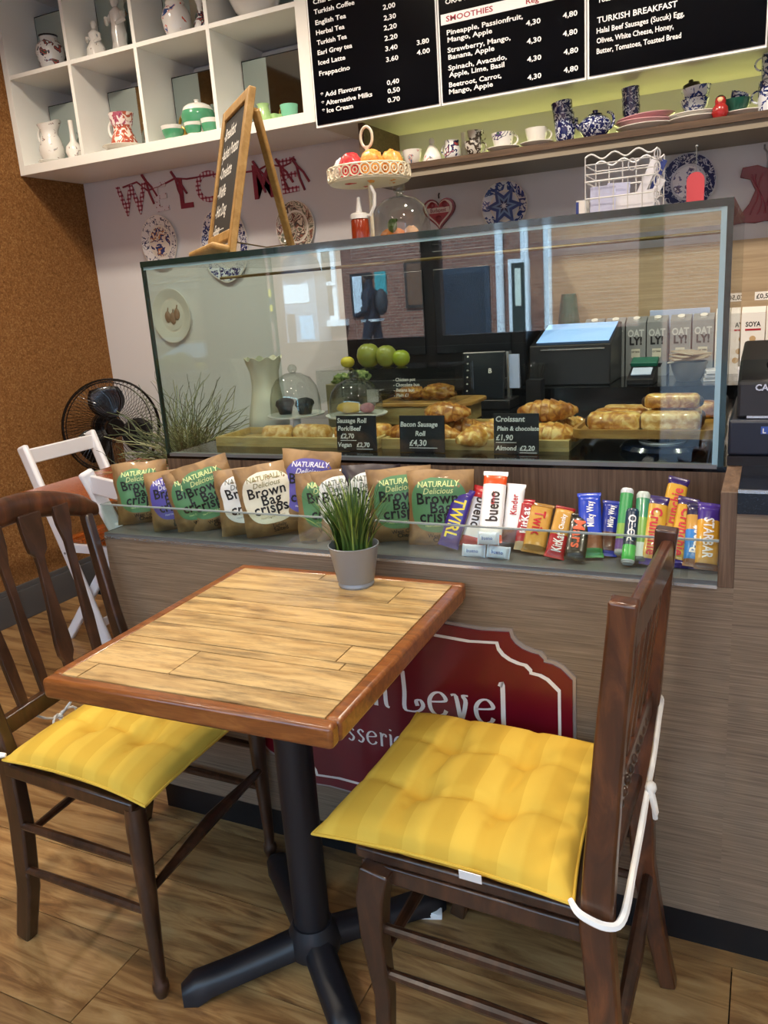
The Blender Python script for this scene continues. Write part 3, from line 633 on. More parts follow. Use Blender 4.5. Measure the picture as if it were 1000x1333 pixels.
def splat(y_, prof, yb_):
    n = len(prof); vs = []; fs = []
    for z_, w_ in prof:
        yc = y_+(yb_-y_)*(.88-z_)/.35
        for sx in (-.006, .006):
            for sy in (-1, 1): vs.append((xb(yc, z_)+sx, yc+sy*w_/2, z_))
    for i in range(n-1):
        for a, b_ in ((0, 1), (1, 3), (3, 2), (2, 0)): fs.append((4*i+a, 4*i+b_, 4*i+4+b_, 4*i+4+a))
    fs += [(0, 2, 3, 1), tuple(4*(n-1)+k for k in (0, 1, 3, 2))]
    MB().add(vs, fs).build('splat', DKW, cl, bevel=.002, smooth=0)
V_ = [(.888, .06), (.85, .058), (.822, .052), (.805, .046), (.793, .024), (.77, .020), (.70, .026), (.64, .036), (.60, .042), (.575, .040), (.56, .024), (.52, .022)]
W_ = [(.884, .046), (.84, .040), (.80, .020), (.72, .018), (.62, .026), (.56, .024), (.52, .022)]
splat(-.20, V_, -.23); splat(-.105, W_, -.135); splat(-.305, W_, -.31); splat(-.385, W_, -.375)
MB().prism([(-1.10, -.462), (-.748, -.480), (-.778, -.022), (-1.135, -.03)], .416, .446).build('seat', DKW, cl, bevel=.005)
for (xt, yt), (xf_, yf_) in (((-.758, -.462), (-.768, -.462)), ((-.79, -.035), (-.792, -.035))):
    mb = MB().tube([(xt, yt, .43), (xt-.001, yt, .38), (xt-.003, yt, .25), (xf_+.002, yf_, .06), (xf_, yf_, .035), (xf_, yf_, .03), (xf_, yf_, .018), (xf_, yf_, 0)], [.019, .021, .018, .0125, .012, .016, .0165, .011], 14)
    mb.build('front_leg', DKW, cl, smooth=45)
for y_ in (-.455, -.035):
    o_ = (y_+.45)*.1
    for z_, zz in ((.302, .298), (.192, .188)): MB().tube([(-1.10-o_, y_, z_), (-.93-o_, y_, z_-.002), (-.764-o_*.6, y_, zz)], [.008, .010, .008], 10).build('stretcher', DKW, cl)
MB().tube([(-.764, -.455, .235), (-.775, -.25, .25), (-.789, -.02, .24)], [.0075, .015, .0075], 10).build('stretcher', DKW, cl)
MB().tube([(-1.105, -.44, .262), (-1.12, -.24, .262), (-1.14, -.04, .262)], [.008, .010, .008], 10).build('stretcher', DKW, cl)
# ------------------------------------------------------------------ white folding chairs and the orange table
ot = thing('cafe_table', 'small orange-brown varnished cafe table behind the white chairs', 'table', (-1.74, .82, 0))
MB().bx(-2.12, -1.33, .50, 1.14, .698, .722).build('table_top', ORGW, ot, bevel=.004)
MB().lathe([(0, .02), (.03, .02), (.03, .69), (0, .69)], 16, (-1.74, .82, 0)).build('pole', BLK, ot); MB().lathe([(0, 0), (.2, 0), (.2, .015), (.04, .03), (0, .03)], 24, (-1.74, .82, 0)).build('base', BLK, ot)
def white_chair(loc, yaw, label):
    t = thing('folding_chair', label, 'chair', loc, (0, 0, yaw), 'white folding chairs')
    for s_ in (-1, 1):
        MB().beam((s_*.18, -.17, .83), (s_*.18, .12, 0), .026, .05, up=(0, 1, .3)).lathe([(0, 0), (.0, 0)], 4).build('back_leg', CHW, t, local=True, bevel=.01)
        MB().beam((s_*.145, .2, .42), (s_*.145, -.14, 0), .022, .04, up=(0, 1, .3)).build('front_leg', CHW, t, local=True, bevel=.006)
        MB().sph((s_*.196, -.1, .63), (.003, .005, .005), 8, 6).sph((s_*.196, -.02, .40), (.003, .005, .005), 8, 6).build('bolt', GREY, t, local=True)
    MB().beam((-.17, -.155, .785), (.17, -.155, .785), .016, .06).build('top_rail', CHW, t, local=True, bevel=.004)
    MB().beam((-.17, -.098, .62), (.17, -.098, .62), .016, .05).build('mid_rail', CHW, t, local=True, bevel=.004)
    MB().beam((-.17, .085, .10), (.17, .085, .10), .014, .035).build('stretcher', CHW, t, local=True, bevel=.003)
    for k in range(5): MB().bx(-.16, .16, -.06+.056*k, -.012+.056*k, .435, .448).build('seat_slat', ORGW, t, local=True, bevel=.002)
    MB().beam((-.165, -.05, .415), (-.165, .22, .415), .018, .035).beam((.165, -.05, .415), (.165, .22, .415), .018, .035).beam((-.16, .215, .415), (.16, .215, .415), .014, .035).build('seat_frame', CHW, t, local=True, bevel=.003)
    return t
white_chair((-2.24, .99, 0), -PI/2, 'white folding chair tucked in beside the cork wall')
white_chair((-1.47, .535, 0), R(-20), 'white folding chair by the counter end, in front of the orange table')
# ------------------------------------------------------------------ cube shelf on the back wall
cu = thing('cube_shelf', 'white cube shelf unit of open compartments high on the wall', 'shelf', (-2.0, 1.72, 1.925))
PX, CX0, CZ0, CY0, CY1 = .348, -2.735, 1.963, 1.355, 1.715
ZT = CZ0+2*PX+.04
MB().bx(-2.761, CX0+.004, CY0, CY1, 1.925, ZT).build('side_board', CUBW, cu, bevel=.001); MB().bx(-1.343+.03, -1.266, CY0, CY1, 1.925, ZT).build('side_board', CUBW, cu, bevel=.001)
MB().bx(CX0+.004, -1.313, CY0, CY1, 1.925, CZ0).build('bottom_board', CUBW, cu, bevel=.001); MB().bx(CX0+.004, -1.313, CY0, CY1, ZT-.04, ZT).build('top_board', CUBW, cu, bevel=.001)
for k in range(4):
    xa = CX0+.004 if k == 0 else CX0+k*PX+.008; xb_ = CX0+(k+1)*PX-.008 if k < 3 else -1.313
    MB().bx(xa, xb_, CY0+.002, CY1, CZ0+PX-.008, CZ0+PX+.008).build('shelf_board', CUBW, cu)
    if k < 3: MB().bx(CX0+(k+1)*PX-.008, CX0+(k+1)*PX+.008, CY0+.001, CY1, CZ0, ZT-.04).build('divider', CUBW, cu)
    for r_ in range(2):
        z_ = CZ0+r_*PX+.008*r_
        MB().bx(xa+.0, xb_, 1.705, 1.714, z_, z_+PX-.016).build('back_board', CUBW, cu)
        mo = MB().bx(xa+.002, xb_-.001, 1.545, 1.551, z_+.0, z_+.268).build('mirror_edge', DKLINE, cu); MB().bx(xa+.006, xb_-.001, 1.5435, 1.545, z_+.0, z_+.264).build('mirror', MIRR, mo)
# ------------------------------------------------------------------ ceramics
CW = P('white_china', '#eceae4', .22, coat=.4)
BLUEW = blot('blue_and_white_glaze', '#dfe4ee', [(.5, '#2b3f86'), (.56, '#19255c'), (.62, '#dfe4ee'), (.7, '#3a52a0')], 55, .2)
NAVYW = blot('navy_vine_glaze', '#18215a', [(.52, '#d5dcea'), (.60, '#18215a')], 75, .2)
FLOR = blot('floral_china', '#efece6', [(.63, '#c04a4a'), (.66, '#efece6'), (.69, '#3d5a8c'), (.72, '#4f7a4a')], 42, .25)
FLOR2 = blot('bold_floral_china', '#e6e6e4', [(.54, '#2b3350'), (.58, '#b05a50'), (.62, '#40584e'), (.66, '#e6e6e4')], 30, .22)
PINKT = blot('pink_transfer', '#efe0dc', [(.48, '#b0566a'), (.58, '#8c3a58'), (.64, '#efe0dc')], 48, .25)
REDT = blot('red_transfer', '#efe0d4', [(.47, '#c06048'), (.58, '#a34436'), (.63, '#efe0d4')], 50, .25)
SPEC = blot('fine_sprig_china', '#eeebe4', [(.66, '#7a5a50'), (.69, '#eeebe4'), (.73, '#4a6a80')], 60, .25)
BROWNT = blot('brown_transfer', '#d8d4cc', [(.48, '#4a4038'), (.6, '#2a2622'), (.66, '#d8d4cc')], 60, .25)
COLT = blot('painted_scene', '#c9c3b4', [(.42, '#6f7464'), (.5, '#d8d2c4'), (.56, '#8a5a4c'), (.62, '#4a4a48'), (.7, '#e4dccc')], 22, .3, dist=1.5)
GRN = P('green_glaze', '#4f9a72', .2, coat=.4); LGRN = P('light_green_glaze', '#a9cf8c', .2, coat=.4); MINT = P('mint_glaze', '#7cc4a4', .2, coat=.4); GOLD = P('gold_trim', '#b08a3c', .3, .8)
PINK = P('pink_china', '#d9a9b0', .25, coat=.4); DKB = P('dark_brown_glaze', '#2b221e', .25, coat=.4); DGRN = P('dark_green_bowl', '#1f5a4c', .3, coat=.3); TERR = P('red_lacquer', '#a32626', .25, coat=.5)
def open_prof(pts, t=.003):
    """outer profile from foot to rim, closed by an inner wall"""
    return [(0, pts[0][1])]+pts+[(max(r-t, .0005), z+(.0 if i else .0)) for i, (r, z) in enumerate(reversed(pts[1:]))]+[(0, pts[0][1]+t)]
def handle(mb, r0, zc, h, out, ang=0, rad=.003, m=0):
    pts = []
    for i in range(11):
        a = -PI/2+PI*i/10; rr = r0-.003+out*math.cos(a); pts.append((rr*math.cos(ang), rr*math.sin(ang), zc+h/2*math.sin(a)))
    return mb.tube(pts, rad, 7, m=m)
def vessel(name, label, cat, loc, prof, mat, hnd=None, group=None, rot=(0, 0, 0), n=24, extra=None, hmat=None, band=None, fn=None):
    t = thing(name, label, cat, loc, rot, group)
    MB().lathe(open_prof(prof), n, fn=fn).build('body', mat, t, local=True, smooth=45)
    if hnd: handle(MB(), *hnd).build('handle', hmat or mat, t, local=True)
    if band:
        z0_, z1_, bm = band
        def ri(z):
            for (r0, a), (r1, b_) in zip(prof, prof[1:]):
                if a <= z <= b_ and b_ > a: return r0+(r1-r0)*(z-a)/(b_-a)
            return prof[-1][0]
        MB().lathe([(ri(z0_+(z1_-z0_)*k/6)+.0008, z0_+(z1_-z0_)*k/6) for k in range(7)], n).build('band', bm, t, local=True, smooth=45)
    if extra: extra(t)
    return t
CUP = [(.018, 0), (.022, .003), (.030, .018), (.036, .036), (.040, .056)]
def cup(label, loc, mat, ang=0, s=1, rot=(0, 0, 0), group='cups on the lit shelf', hnd=True, prof=CUP):
    pr = [(r*s, z*s) for r, z in prof]
    return vessel('teacup', label, 'cup', loc, pr, mat, (pr[-2][0], pr[-1][1]*.55, .034*s, .020*s, ang, .0028*s) if hnd else None, group, rot)
def dish(name, label, cat, loc, r, mat, h=.014, group=None, rot=(0, 0, 0), fn=None):
    return link(name, MB().lathe([(0, 0), (r*.5, 0), (r*.55, h*.15), (r*.8, h*.55), (r, h), (r, h+.002), (r*.8, h*.75), (r*.55, h*.35), (0, h*.3)], 36, fn=fn).mesh(name, mat, 45), None, loc, rot, label=label, cat=cat, group=group)
# --- upper and lower compartments; each item stands near the front of its cell
def cellx(u, v, y): return at(u, v, y=y).x
ZL, ZU = CZ0, CZ0+PX+.008
def jarlid(m): 
    def f(t): MB().lathe([(0, .128), (.036, .128), (.038, .134), (.03, .15), (.012, .158), (0, .159)], 24).build('lid', m, t, local=True, smooth=40)
    return f
vessel('ginger_jar', 'dark floral ginger jar without lid in the upper left compartment', 'jar', (cellx(66, 70, 1.47), 1.47, ZU), [(.035, 0), (.038, .005), (.052, .05), (.06, .085), (.056, .11), (.04, .128), (.036, .135), (.036, .15), (.039, .153)], FLOR2, band=(.146, .1525, BLK))
vessel('ginger_jar', 'white ginger jar with lid and red and blue flowers', 'jar', (cellx(231, 35, 1.45), 1.45, ZU), [(.034, 0), (.038, .004), (.052, .045), (.057, .08), (.05, .105), (.036, .122), (.036, .128)], FLOR2 if False else blot('poppy_china', '#ebe9e6', [(.6, '#d0523c'), (.635, '#ebe9e6'), (.67, '#2f4f8c'), (.7, '#39508a')], 26, .22), extra=jarlid(CW))
vessel('bud_vase', 'small red and blue flowered vase beside the lidded jar', 'vase', (cellx(262, 25, 1.47), 1.47, ZU), [(.02, 0), (.022, .004), (.03, .03), (.026, .055), (.012, .075), (.011, .11), (.018, .13)], FLOR2)
vessel('planter_bowl', 'large ribbed white bowl in the upper right compartment', 'bowl', (cellx(333, 8, 1.47), 1.47, ZU), [(.05, 0), (.052, .008), (.045, .014), (.075, .04), (.095, .08), (.105, .13), (.1, .16)], CW, fn=lambda r, z, a: (r*(1+.015*math.sin(16*a)), z))
def figure(label, loc, h, lean, seated, mat):
    t = thing('figurine', label, 'figurine', loc); s = h
    if seated: prof = [(0, 0), (.24, 0), (.25, .06), (.22, .18), (.23, .30), (.17, .40), (.12, .47), (.14, .56), (.15, .62), (.08, .68), (.05, .71), (0, .72)]
    else: prof = [(0, 0), (.16, 0), (.165, .03), (.14, .15), (.12, .3), (.13, .42), (.11, .55), (.115, .66), (.12, .74), (.06, .80), (.035, .83), (0, .835)]
    def fold(r, z, a): return r*(1+.10*math.sin(5*a+z*9)*(1-z/.8)), z
    m_ = MB().lathe([(r, z) for r, z in prof], 24, fn=fold)
    hz = .80 if seated else .90
    m_.sph((lean, 0, hz), (.06, .065, .085), 12, 8).xf(Matrix.Diagonal((s, s, s, 1))); m_.build('body', mat, t, local=True, smooth=60)
    a_ = MB()
    for sg_ in (-1, 1):
        za = .6 if seated else .72; a_.tube([(sg_*.12, 0, za), (sg_*.19, -.06, za-.12), (sg_*.10, -.17, za-.16+(.08 if sg_ < 0 else -.04))], [.045, .04, .03], 8)
    a_.xf(Matrix.Diagonal((s, s, s, 1))).build('arms', mat, t, local=True)
    MB().sph((lean*s, .012*s, (hz+.03)*s), (.075*s, .075*s, .075*s), 12, 8).build('hair', mat, t, local=True)
    return t
figure('small seated white porcelain lady in the upper compartment', (cellx(126, 65, 1.46), 1.46, ZU), .125, 0, True, SPEC)
figure('tall draped white porcelain lady standing behind the seated one', (cellx(155, 45, 1.50), 1.50, ZU), .24, -.02, False, CW)
pj = [(.030, 0), (.034, .004), (.044, .03), (.046, .05), (.036, .085), (.030, .10), (.032, .115), (.042, .135)]
spout = lambda r, z, a: (r*(1+(.35 if z > .12 else .12 if z > .1 else 0)*max(0, math.cos(a))**6), z+(.012*max(0, math.cos(a))**6 if z > .12 else 0))
dish('saucer', 'white saucer under the sprigged white pitcher', 'saucer', (cellx(68, 200, 1.43), 1.43, ZL), .062, CW)
vessel('pitcher', 'white sprigged china pitcher on a saucer in the lower left compartment', 'pitcher', (cellx(68, 195, 1.43), 1.43, ZL+.005), pj, SPEC, (.034, .10, .055, .028, PI, .0045), fn=spout)
vessel('bud_vase', 'slim white flowered bud vase beside the sprigged pitcher', 'vase', (cellx(97, 195, 1.43), 1.43, ZL), [(.02, 0), (.024, .006), (.034, .03), (.03, .05), (.012, .07), (.009, .1), (.0095, .145)], SPEC)
dish('plate', 'cream plate under the pink transfer jug', 'plate', (cellx(161, 185, 1.44), 1.44, ZL), .088, P('cream_china', '#e4ddd0', .25, coat=.3), .02)
vessel('jug', 'pink and white transfer jug on a cream plate', 'jug', (cellx(161, 178, 1.44), 1.44, ZL+.008), [(.040, 0), (.043, .004), (.046, .02), (.040, .04), (.032, .055), (.031, .07), (.034, .08), (.042, .115)], REDT, (.035, .07, .06, .028, PI, .005), fn=spout, hmat=CW, band=(.076, .114, PINKT))
vessel('teacup', 'green banded teacup with gold handle, leftmost in its compartment', 'cup', (cellx(226, 175, 1.42), 1.42, ZL), [(.022, 0), (.026, .004), (.034, .022), (.041, .048)], CW, (.036, .026, .032, .018, 0, .003), hmat=GOLD, band=(.008, .036, GRN))
vessel('teacup', 'green banded teacup in front of the green teapot', 'cup', (cellx(252, 170, 1.40), 1.40, ZL), [(.018, 0), (.02, .004), (.026, .02), (.03, .042)], CW, (.026, .024, .028, .014, .6, .0025), hmat=GOLD, band=(.008, .032, GRN))
vessel('teacup', 'green banded teacup right of the green teapot', 'cup', (cellx(275, 165, 1.43), 1.43, ZL), [(.02, 0), (.022, .004), (.03, .022), (.034, .05)], CW, None, band=(.008, .036, GRN))
def tpot(t): MB().lathe([(.047, .094), (.044, .10), (.03, .108), (.008, .111), (.006, .118), (.008, .122), (0, .125)], 24).build('lid', CW, t, local=True, smooth=40); MB().tube([(.045, 0, .03), (.075, 0, .05), (.088, 0, .085)], [.014, .01, .006], 10).build('spout', CW, t, local=True)
vessel('teapot', 'green and white teapot with a gold handle', 'teapot', (cellx(259, 160, 1.49), 1.49, ZL), [(.032, 0), (.03, .014), (.034, .03), (.050, .05), (.054, .075), (.047, .094)], CW, (.045, .06, .062, .034, PI, .005), hmat=GOLD, band=(.045, .088, GRN), extra=tpot)
vessel('creamer', 'light green creamer jug in the lower right compartment', 'jug', (cellx(343, 143, 1.42), 1.42, ZL), [(.028, 0), (.031, .003), (.034, .02), (.022, .05), (.02, .062), (.024, .07)], LGRN)
dish('leaf_dish', 'green leaf shaped dish between the creamer and mint cup', 'dish', (cellx(358, 140, 1.44), 1.44, ZL), .035, LGRN, .026, fn=lambda r, z, a: (r*(1+.18*math.cos(5*a)), z))
vessel('teacup', 'mint green teacup with gold handle at the shelf end', 'cup', (cellx(376, 136, 1.44), 1.44, ZL), [(.018, 0), (.02, .005), (.030, .02), (.034, .055)], MINT, (.03, .032, .034, .016, PI, .003), hmat=GOLD)
for o in list(COL.objects):
    for key, k in (('white sprigged china pitcher', 1.15), ('small seated', 1.4), ('pink and white transfer jug', 1.2), ('green and white teapot', 1.25), ('green banded', 1.15), ('slim white flowered', 1.1)):
        if o.get('label', '').startswith(key): o.scale = (k, k, k)
# ------------------------------------------------------------------ menu boards
MY = 1.33; MZ0 = 1.898
bk = MB().bx(-1.255, 2.2, 1.352, YW, 1.905, ZC).build('trim_2', P('bulkhead_cream', '#cfc9b6', .5), kind='structure')
MBK = P('menu_black', '#05060b', .14, spec=.25); MWH = P('menu_white', '#f1f1f3', .5); MRED = P('menu_red', '#a01834', .5)
xs_ = [-1.252, -.774, -.296, .203, .69]
nm = ['menu board of hot drinks and iced coffees, leftmost of the black boards', 'menu board of smoothies with white heading band', 'menu board headed Turkish breakfast, third from the left', 'menu board at the right edge, mostly cut off']
boards = []
for i in range(4):
    x0, x1 = xs_[i], xs_[i+1]-.004
    b_ = thing('menu_board', nm[i], 'menu board', ((x0+x1)/2, 1.35, MZ0), group='black menu boards')
    MB().bx(x0, x1, MY+.003, 1.352, MZ0, 2.72).build('frame', MWH, b_, smooth=0); MB().bx(x0+.006, x1-.004, MY, MY+.004, MZ0+.008, 2.71).build('face', MBK, b_, smooth=0); boards.append((b_,))
def mt(bi, s, u0, v0, u1, red=False, hgt=.0205):
    a, b_ = at(u0, v0, y=MY), at(u1, v0, y=MY); vs, _ = textdata(s, hgt, .0004)
    wd = max(v[0] for v in vs)-min(v[0] for v in vs)
    k = 1.0; # the row recedes: right end read at the same height
    for _i in range(3):
        vv = v0-(u1-u0)*.19; b_ = at(u1, vv, y=MY)
    MB().text(s, hgt, (0, 0), yplane((a.x, MY-.0012, a.z)), 'L', .0004, (b_.x-a.x)/wd).build('heading' if red else 'text_line', MRED if red else MWH, boards[bi][0], smooth=0)
for s, u, v, u1 in (('Chai Latte', 408, 6, 446), ('Turkish Coffee', 409, 19, 462), ('English Tea', 411, 33, 451), ('Herbal Tea', 412, 46, 449), ('Turkish Tea', 413, 59, 452), ('Earl Grey tea', 414, 72, 459), ('Iced Latte', 415, 85, 450), ('Frappacino', 416, 99, 456), ('* Add Flavours', 418, 127, 470), ('* Alternative Milks', 419, 138, 485), ('* Ice Cream', 420, 148, 460),
                    ('2,00', 499, 13, 515), ('2,30', 500, 27, 516), ('2,20', 500, 40, 517), ('2.20', 501, 53.5, 518), ('3.40', 502, 67, 518), ('3.60', 503, 81, 519), ('0,40', 504, 111, 520), ('0,50', 505, 122, 521), ('0.70', 505, 134, 521), ('3.80', 543, 59, 559), ('4.00', 543, 72, 560)): mt(0, s, u, v, u1)
for s, u, v, u1 in (('ORANGE', 580, 6, 618), ('Pineapple, Passionfruit,', 582, 46, 681), ('Mango, Apple', 583, 55.5, 641), ('Strawberry, Mango,', 583, 69, 665), ('Banana, Apple', 584, 78, 644), ('Spinach, Avacado,', 584, 92, 660), ('Apple, Lime, Basil', 585, 101, 657), ('Beetroot, Carrot,', 585, 114, 653), ('Mango, Apple', 585, 123, 642),
                    ('4,30', 685, 34, 704), ('4,30', 686, 57.6, 705), ('4,30', 686.5, 81, 705), ('4,30', 687, 104.5, 705), ('4,80', 733, 24, 752), ('4,80', 733, 47.7, 752), ('4,80', 734, 71.5, 753), ('4,80', 734, 95, 753)): mt(1, s, u, v, u1)
za, zb_ = at(577, 33, y=MY).z, at(577, 19, y=MY).z
MB().bx(xs_[1]+.012, xs_[2]-.02, MY-.0008, MY, za, zb_).build('heading_band', MWH, boards[1][0], smooth=0)
mt(1, 'SMOOTHIES', 581, 28.5, 642, True, .0225); mt(1, 'Reg', 685, 5.5, 702, True, .0215)
for s, u, v, u1 in (('Toasted Bread', 778, 4, 832), ('Halal Beef Sausages (Sucuk) Egg,', 777, 44, 891), ('Olives, White Cheese, Honey,', 777, 57, 877), ('Butter, Tomatoes, Toasted Bread', 777, 70.5, 887)): mt(2, s, u, v, u1)
mt(2, 'TURKISH BREAKFAST', 777.5, 30.5, 882, hgt=.0225)
# ------------------------------------------------------------------ lit cup shelf
ls = thing('cup_shelf', 'long wooden wall shelf with yellow-green backlight under the menu boards', 'shelf', (.4, 1.72, 1.735))
SHW = grain('shelf_edge_wood', [(.3, '#3a2a20'), (.5, '#54402f'), (.75, '#6e5641')], (1, 8, 20), .5, 5, 6, .4, .05, rnd=False)
MB().bx(-1.10, 2.2, 1.40, 1.722, 1.728, 1.748).build('board', SHW, ls); MB().bx(-1.10, 2.2, 1.41, 1.722, 1.704, 1.728).build('under_trim', P('trim_taupe', '#8c8272', .6), ls)
MB().bx(-1.12, -1.10, 1.40, 1.722, 1.704, 1.905).build('end_panel', SHW, ls)
MB().bx(-1.10, 2.2, 1.717, 1.7225, 1.748, 1.905).build('back_panel', P('niche_white', '#d6d6d0', .6), ls)
LED = P('led_strip', '#eef0b0', .5, emit='#eef098', estr=15)
MB().bx(-1.09, 2.2, 1.695, 1.712, 1.7485, 1.756).build('led_strip', LED, ls); pass
SY = 1.455; SZ = 1.7482
def sx(u, y=SY): 
    v = 205-(u-520)*.12; return at(u, v, y=y).x
cup('white cup with a blue sprig beside the cake stand on the lit shelf', (sx(537), SY, SZ), FLOR, PI, .9)
cup('pale bowl-shaped cup at the left end of the lit shelf', (sx(512, 1.5), 1.5, SZ), CW, 0, 1.05, hnd=False)
vessel('creamer', 'dark brown and green creamer at the left end of lit shelf', 'jug', (sx(501), SY, SZ), [(.016, 0), (.022, .012), (.024, .03), (.016, .045), (.018, .056)], DKB, (.018, .03, .03, .014, 0, .003))
def bell(t): MB().sph((0, 0, .068), (.011, .011, .013), 10, 8).build('knob', CW, t, local=True)
vessel('china_bell', 'white china bell painted with blue flowers on the lit shelf', 'bell', (sx(563), SY, SZ), [(.034, 0), (.036, .004), (.03, .022), (.02, .042), (.012, .056), (.008, .06)], FLOR, extra=bell)
vessel('creamer', 'white creamer with dark blue panel right of the china bell', 'jug', (sx(589), SY, SZ), [(.02, 0), (.028, .008), (.03, .03), (.024, .05), (.026, .062)], blot('navy_panel_china', '#e4e6e8', [(.6, '#28305c'), (.66, '#a8484c'), (.69, '#e4e6e8')], 30, .22), (.026, .034, .034, .016, PI, .003), fn=spout)
vessel('bud_vase', 'tiny white bud vase between creamer and brown cups', 'vase', (sx(604, 1.5), 1.5, SZ), [(.012, 0), (.02, .012), (.014, .04), (.008, .07), (.009, .09)], CW)
cup('brown transfer cup at the bottom of its pair on lit shelf', (sx(617), SY, SZ), BROWNT, 0, .85); cup('brown transfer cup stacked on top of the other one', (sx(619), SY, SZ+.040), BROWNT, .4, .72, (0, .06, 0))
dish('saucer', 'white saucer under the violet-sprigged cup', 'saucer', (sx(655), SY, SZ), .056, CW, .012, 'saucers on the lit shelf'); cup('white cup with violet sprigs on a saucer, shelf middle', (sx(655), SY, SZ+.004), blot('violet_china', '#eceae8', [(.6, '#5a4a80'), (.64, '#4a7050'), (.66, '#eceae8')], 34, .25), 0, .98)
dish('saucer', 'white saucer under the plain white cup', 'saucer', (sx(699), SY, SZ), .056, CW, .012, 'saucers on the lit shelf'); cup('plain white cup on a saucer left of the blue cup tower', (sx(699), SY, SZ+.004), CW, 0, .95)
TALL = [(.022, 0), (.027, .004), (.032, .02), (.034, .052)]
for k, (lb, tl) in enumerate((('navy patterned cup, lowest of the tall blue stack left of teapot', 0), ('navy patterned cup, middle of the tall blue stack left of teapot', -.05), ('navy patterned cup, topmost of the tall blue stack left of teapot', -.14))):
    cup(lb, (sx(736)-.002*k, SY, SZ+.036*k), NAVYW, 2.2, 1, (0, tl, 0), prof=TALL, hnd=False)
def bpot(t):
    MB().lathe([(.024, .066), (.022, .072), (.008, .076), (.009, .083), (0, .084)], 20).build('lid', NAVYW, t, local=True, smooth=40); MB().tube([(-.04, 0, .03), (-.062, 0, .05), (-.06, 0, .07)], [.011, .008, .006], 10).build('spout', NAVYW, t, local=True)
vessel('teapot', 'round blue and white patterned teapot on the lit shelf', 'teapot', (sx(775), SY, SZ), [(.03, 0), (.034, .004), (.052, .028), (.052, .045), (.036, .062), (.024, .067)], NAVYW, (.046, .045, .05, .022, -.3, .0045), extra=bpot)
dish('plate', 'white plate, lowest of the pink plate pile', 'plate', (sx(838), 1.50, SZ), .092, CW, .018, 'plates on the lit shelf')
dish('plate', 'pink plate in the middle of the pink plate pile', 'plate', (sx(836), 1.50, SZ+.013), .094, PINK, .018, 'plates on the lit shelf', (0, .03, 0)); dish('plate', 'pink plate on top of the pink plate pile', 'plate', (sx(838), 1.50, SZ+.027), .090, PINK, .018, 'plates on the lit shelf', (0, -.05, 0))
for k, lb in enumerate(('blue sprig cup, lowest of the stack on the pink plates', 'blue sprig cup, middle of the stack on the pink plates', 'blue sprig cup, topmost of the stack on the pink plates')):
    cup(lb, (sx(820), 1.48, SZ+.042+.026*k), NAVYW, 2, .82, (0, -.04*k, 0), prof=TALL, hnd=False)
for k in range(2): dish('plate', ('white plate under the white bowl pile, lower one', 'white plate under the willow bowls, upper one')[k], 'plate', (sx(903), 1.50, SZ+.012*k), .088, CW, .018, 'plates on the lit shelf')
BWL = [(.022, 0), (.024, .005), (.036, .02), (.044, .042)]
cup('blue willow bowl, lower of the pair on white plates', (sx(903), 1.48, SZ+.030), BLUEW, 0, 1, prof=BWL, hnd=False); cup('blue willow bowl, upper of the pair on white plates', (sx(906), 1.48, SZ+.062), BLUEW, 0, 1.02, (0, -.1, 0), prof=BWL, hnd=False)
vessel('lid', 'dark teapot lid lying on top of the willow bowls', 'lid', (sx(899), 1.48, SZ+.100), [(.004, 0), (.03, .001), (.024, .018), (.008, .024), (.006, .03)], DKB, rot=(0, -.15, 0))
nd = thing('nesting_doll', 'red wooden nesting doll standing between plates on lit shelf', 'doll', (sx(938), 1.43, SZ))
MB().lathe([(0, 0), (.018, 0), (.024, .014), (.022, .03), (.015, .039), (.016, .048), (.012, .058), (0, .062)], 20).build('body', TERR, nd, local=True); MB().sph((0, -.008, .049), (.010, .009, .010), 12, 8).build('face', P('doll_face', '#e0b890', .4), nd, local=True); MB().sph((0, .002, .051), (.0158, .0145, .0145), 12, 8).build('hair', DKB, nd, local=True)
dish('plate', 'grey-white plate under the green bowl', 'plate', (sx(968), 1.50, SZ), .07, CW, .016, 'plates on the lit shelf'); cup('dark green bowl on a plate near the right edge', (sx(958), 1.47, SZ+.012), DGRN, 0, .95, prof=BWL, hnd=False)
cup('small blue and white cup lying tilted in the green bowl', (sx(957), 1.47, SZ+.032), BLUEW, 0, .7, (0, .35, 0))
MUG = [(.028, 0), (.034, .004), (.036, .03), (.036, .085)]
cup('tall blue and white mug at the right edge, lower of two', (sx(1003), SY, SZ), BLUEW, PI, 1, prof=MUG); cup('tall blue and white mug at the right edge, upper of two', (sx(1006), SY, SZ+.087), BLUEW, PI, 1, prof=MUG)
# ------------------------------------------------------------------ plates and plaques on the back wall
WY = YW-.001
def wplate(label, u, v, r, rim, centre, base=None, sq=None, rz=None, name='wall_plate', yy=WY):
    p = at(u, v, y=yy-.01); t = thing(name, label, 'plate', (p.x, yy, p.z), (PI/2, 0, 0), 'plates hung on the back wall')
    k = (rz or r)/r; fn = (lambda r_, z, a: (r_*(1-.035*(1-abs(math.cos(4*a)))), z)) if sq else None
    def ell(m): return m.xf(Matrix.Diagonal((1, k, 1, 1)))
    ell(MB().lathe([(0, 0), (r*.6, 0), (r, .014), (r, .017), (r*.62, .006), (0, .006)], 40, fn=fn)).build('dish', base or CW, t, local=True, smooth=50)
    ell(MB().lathe([(r*.64, .0072), (r*.8, .0122), (r*.97, .0172)], 40, fn=fn)).build('rim_pattern', rim, t, local=True)
    ell(MB().lathe([(0, .0075), (r*.56, .0075)], 40, fn=fn)).build('centre_motif', centre, t, local=True)
    return t
IMARI = blot('imari_centre', '#e8e2d8', [(.5, '#2c3c78'), (.56, '#c08a60'), (.6, '#e8e2d8'), (.66, '#23305e')], 26, .25)
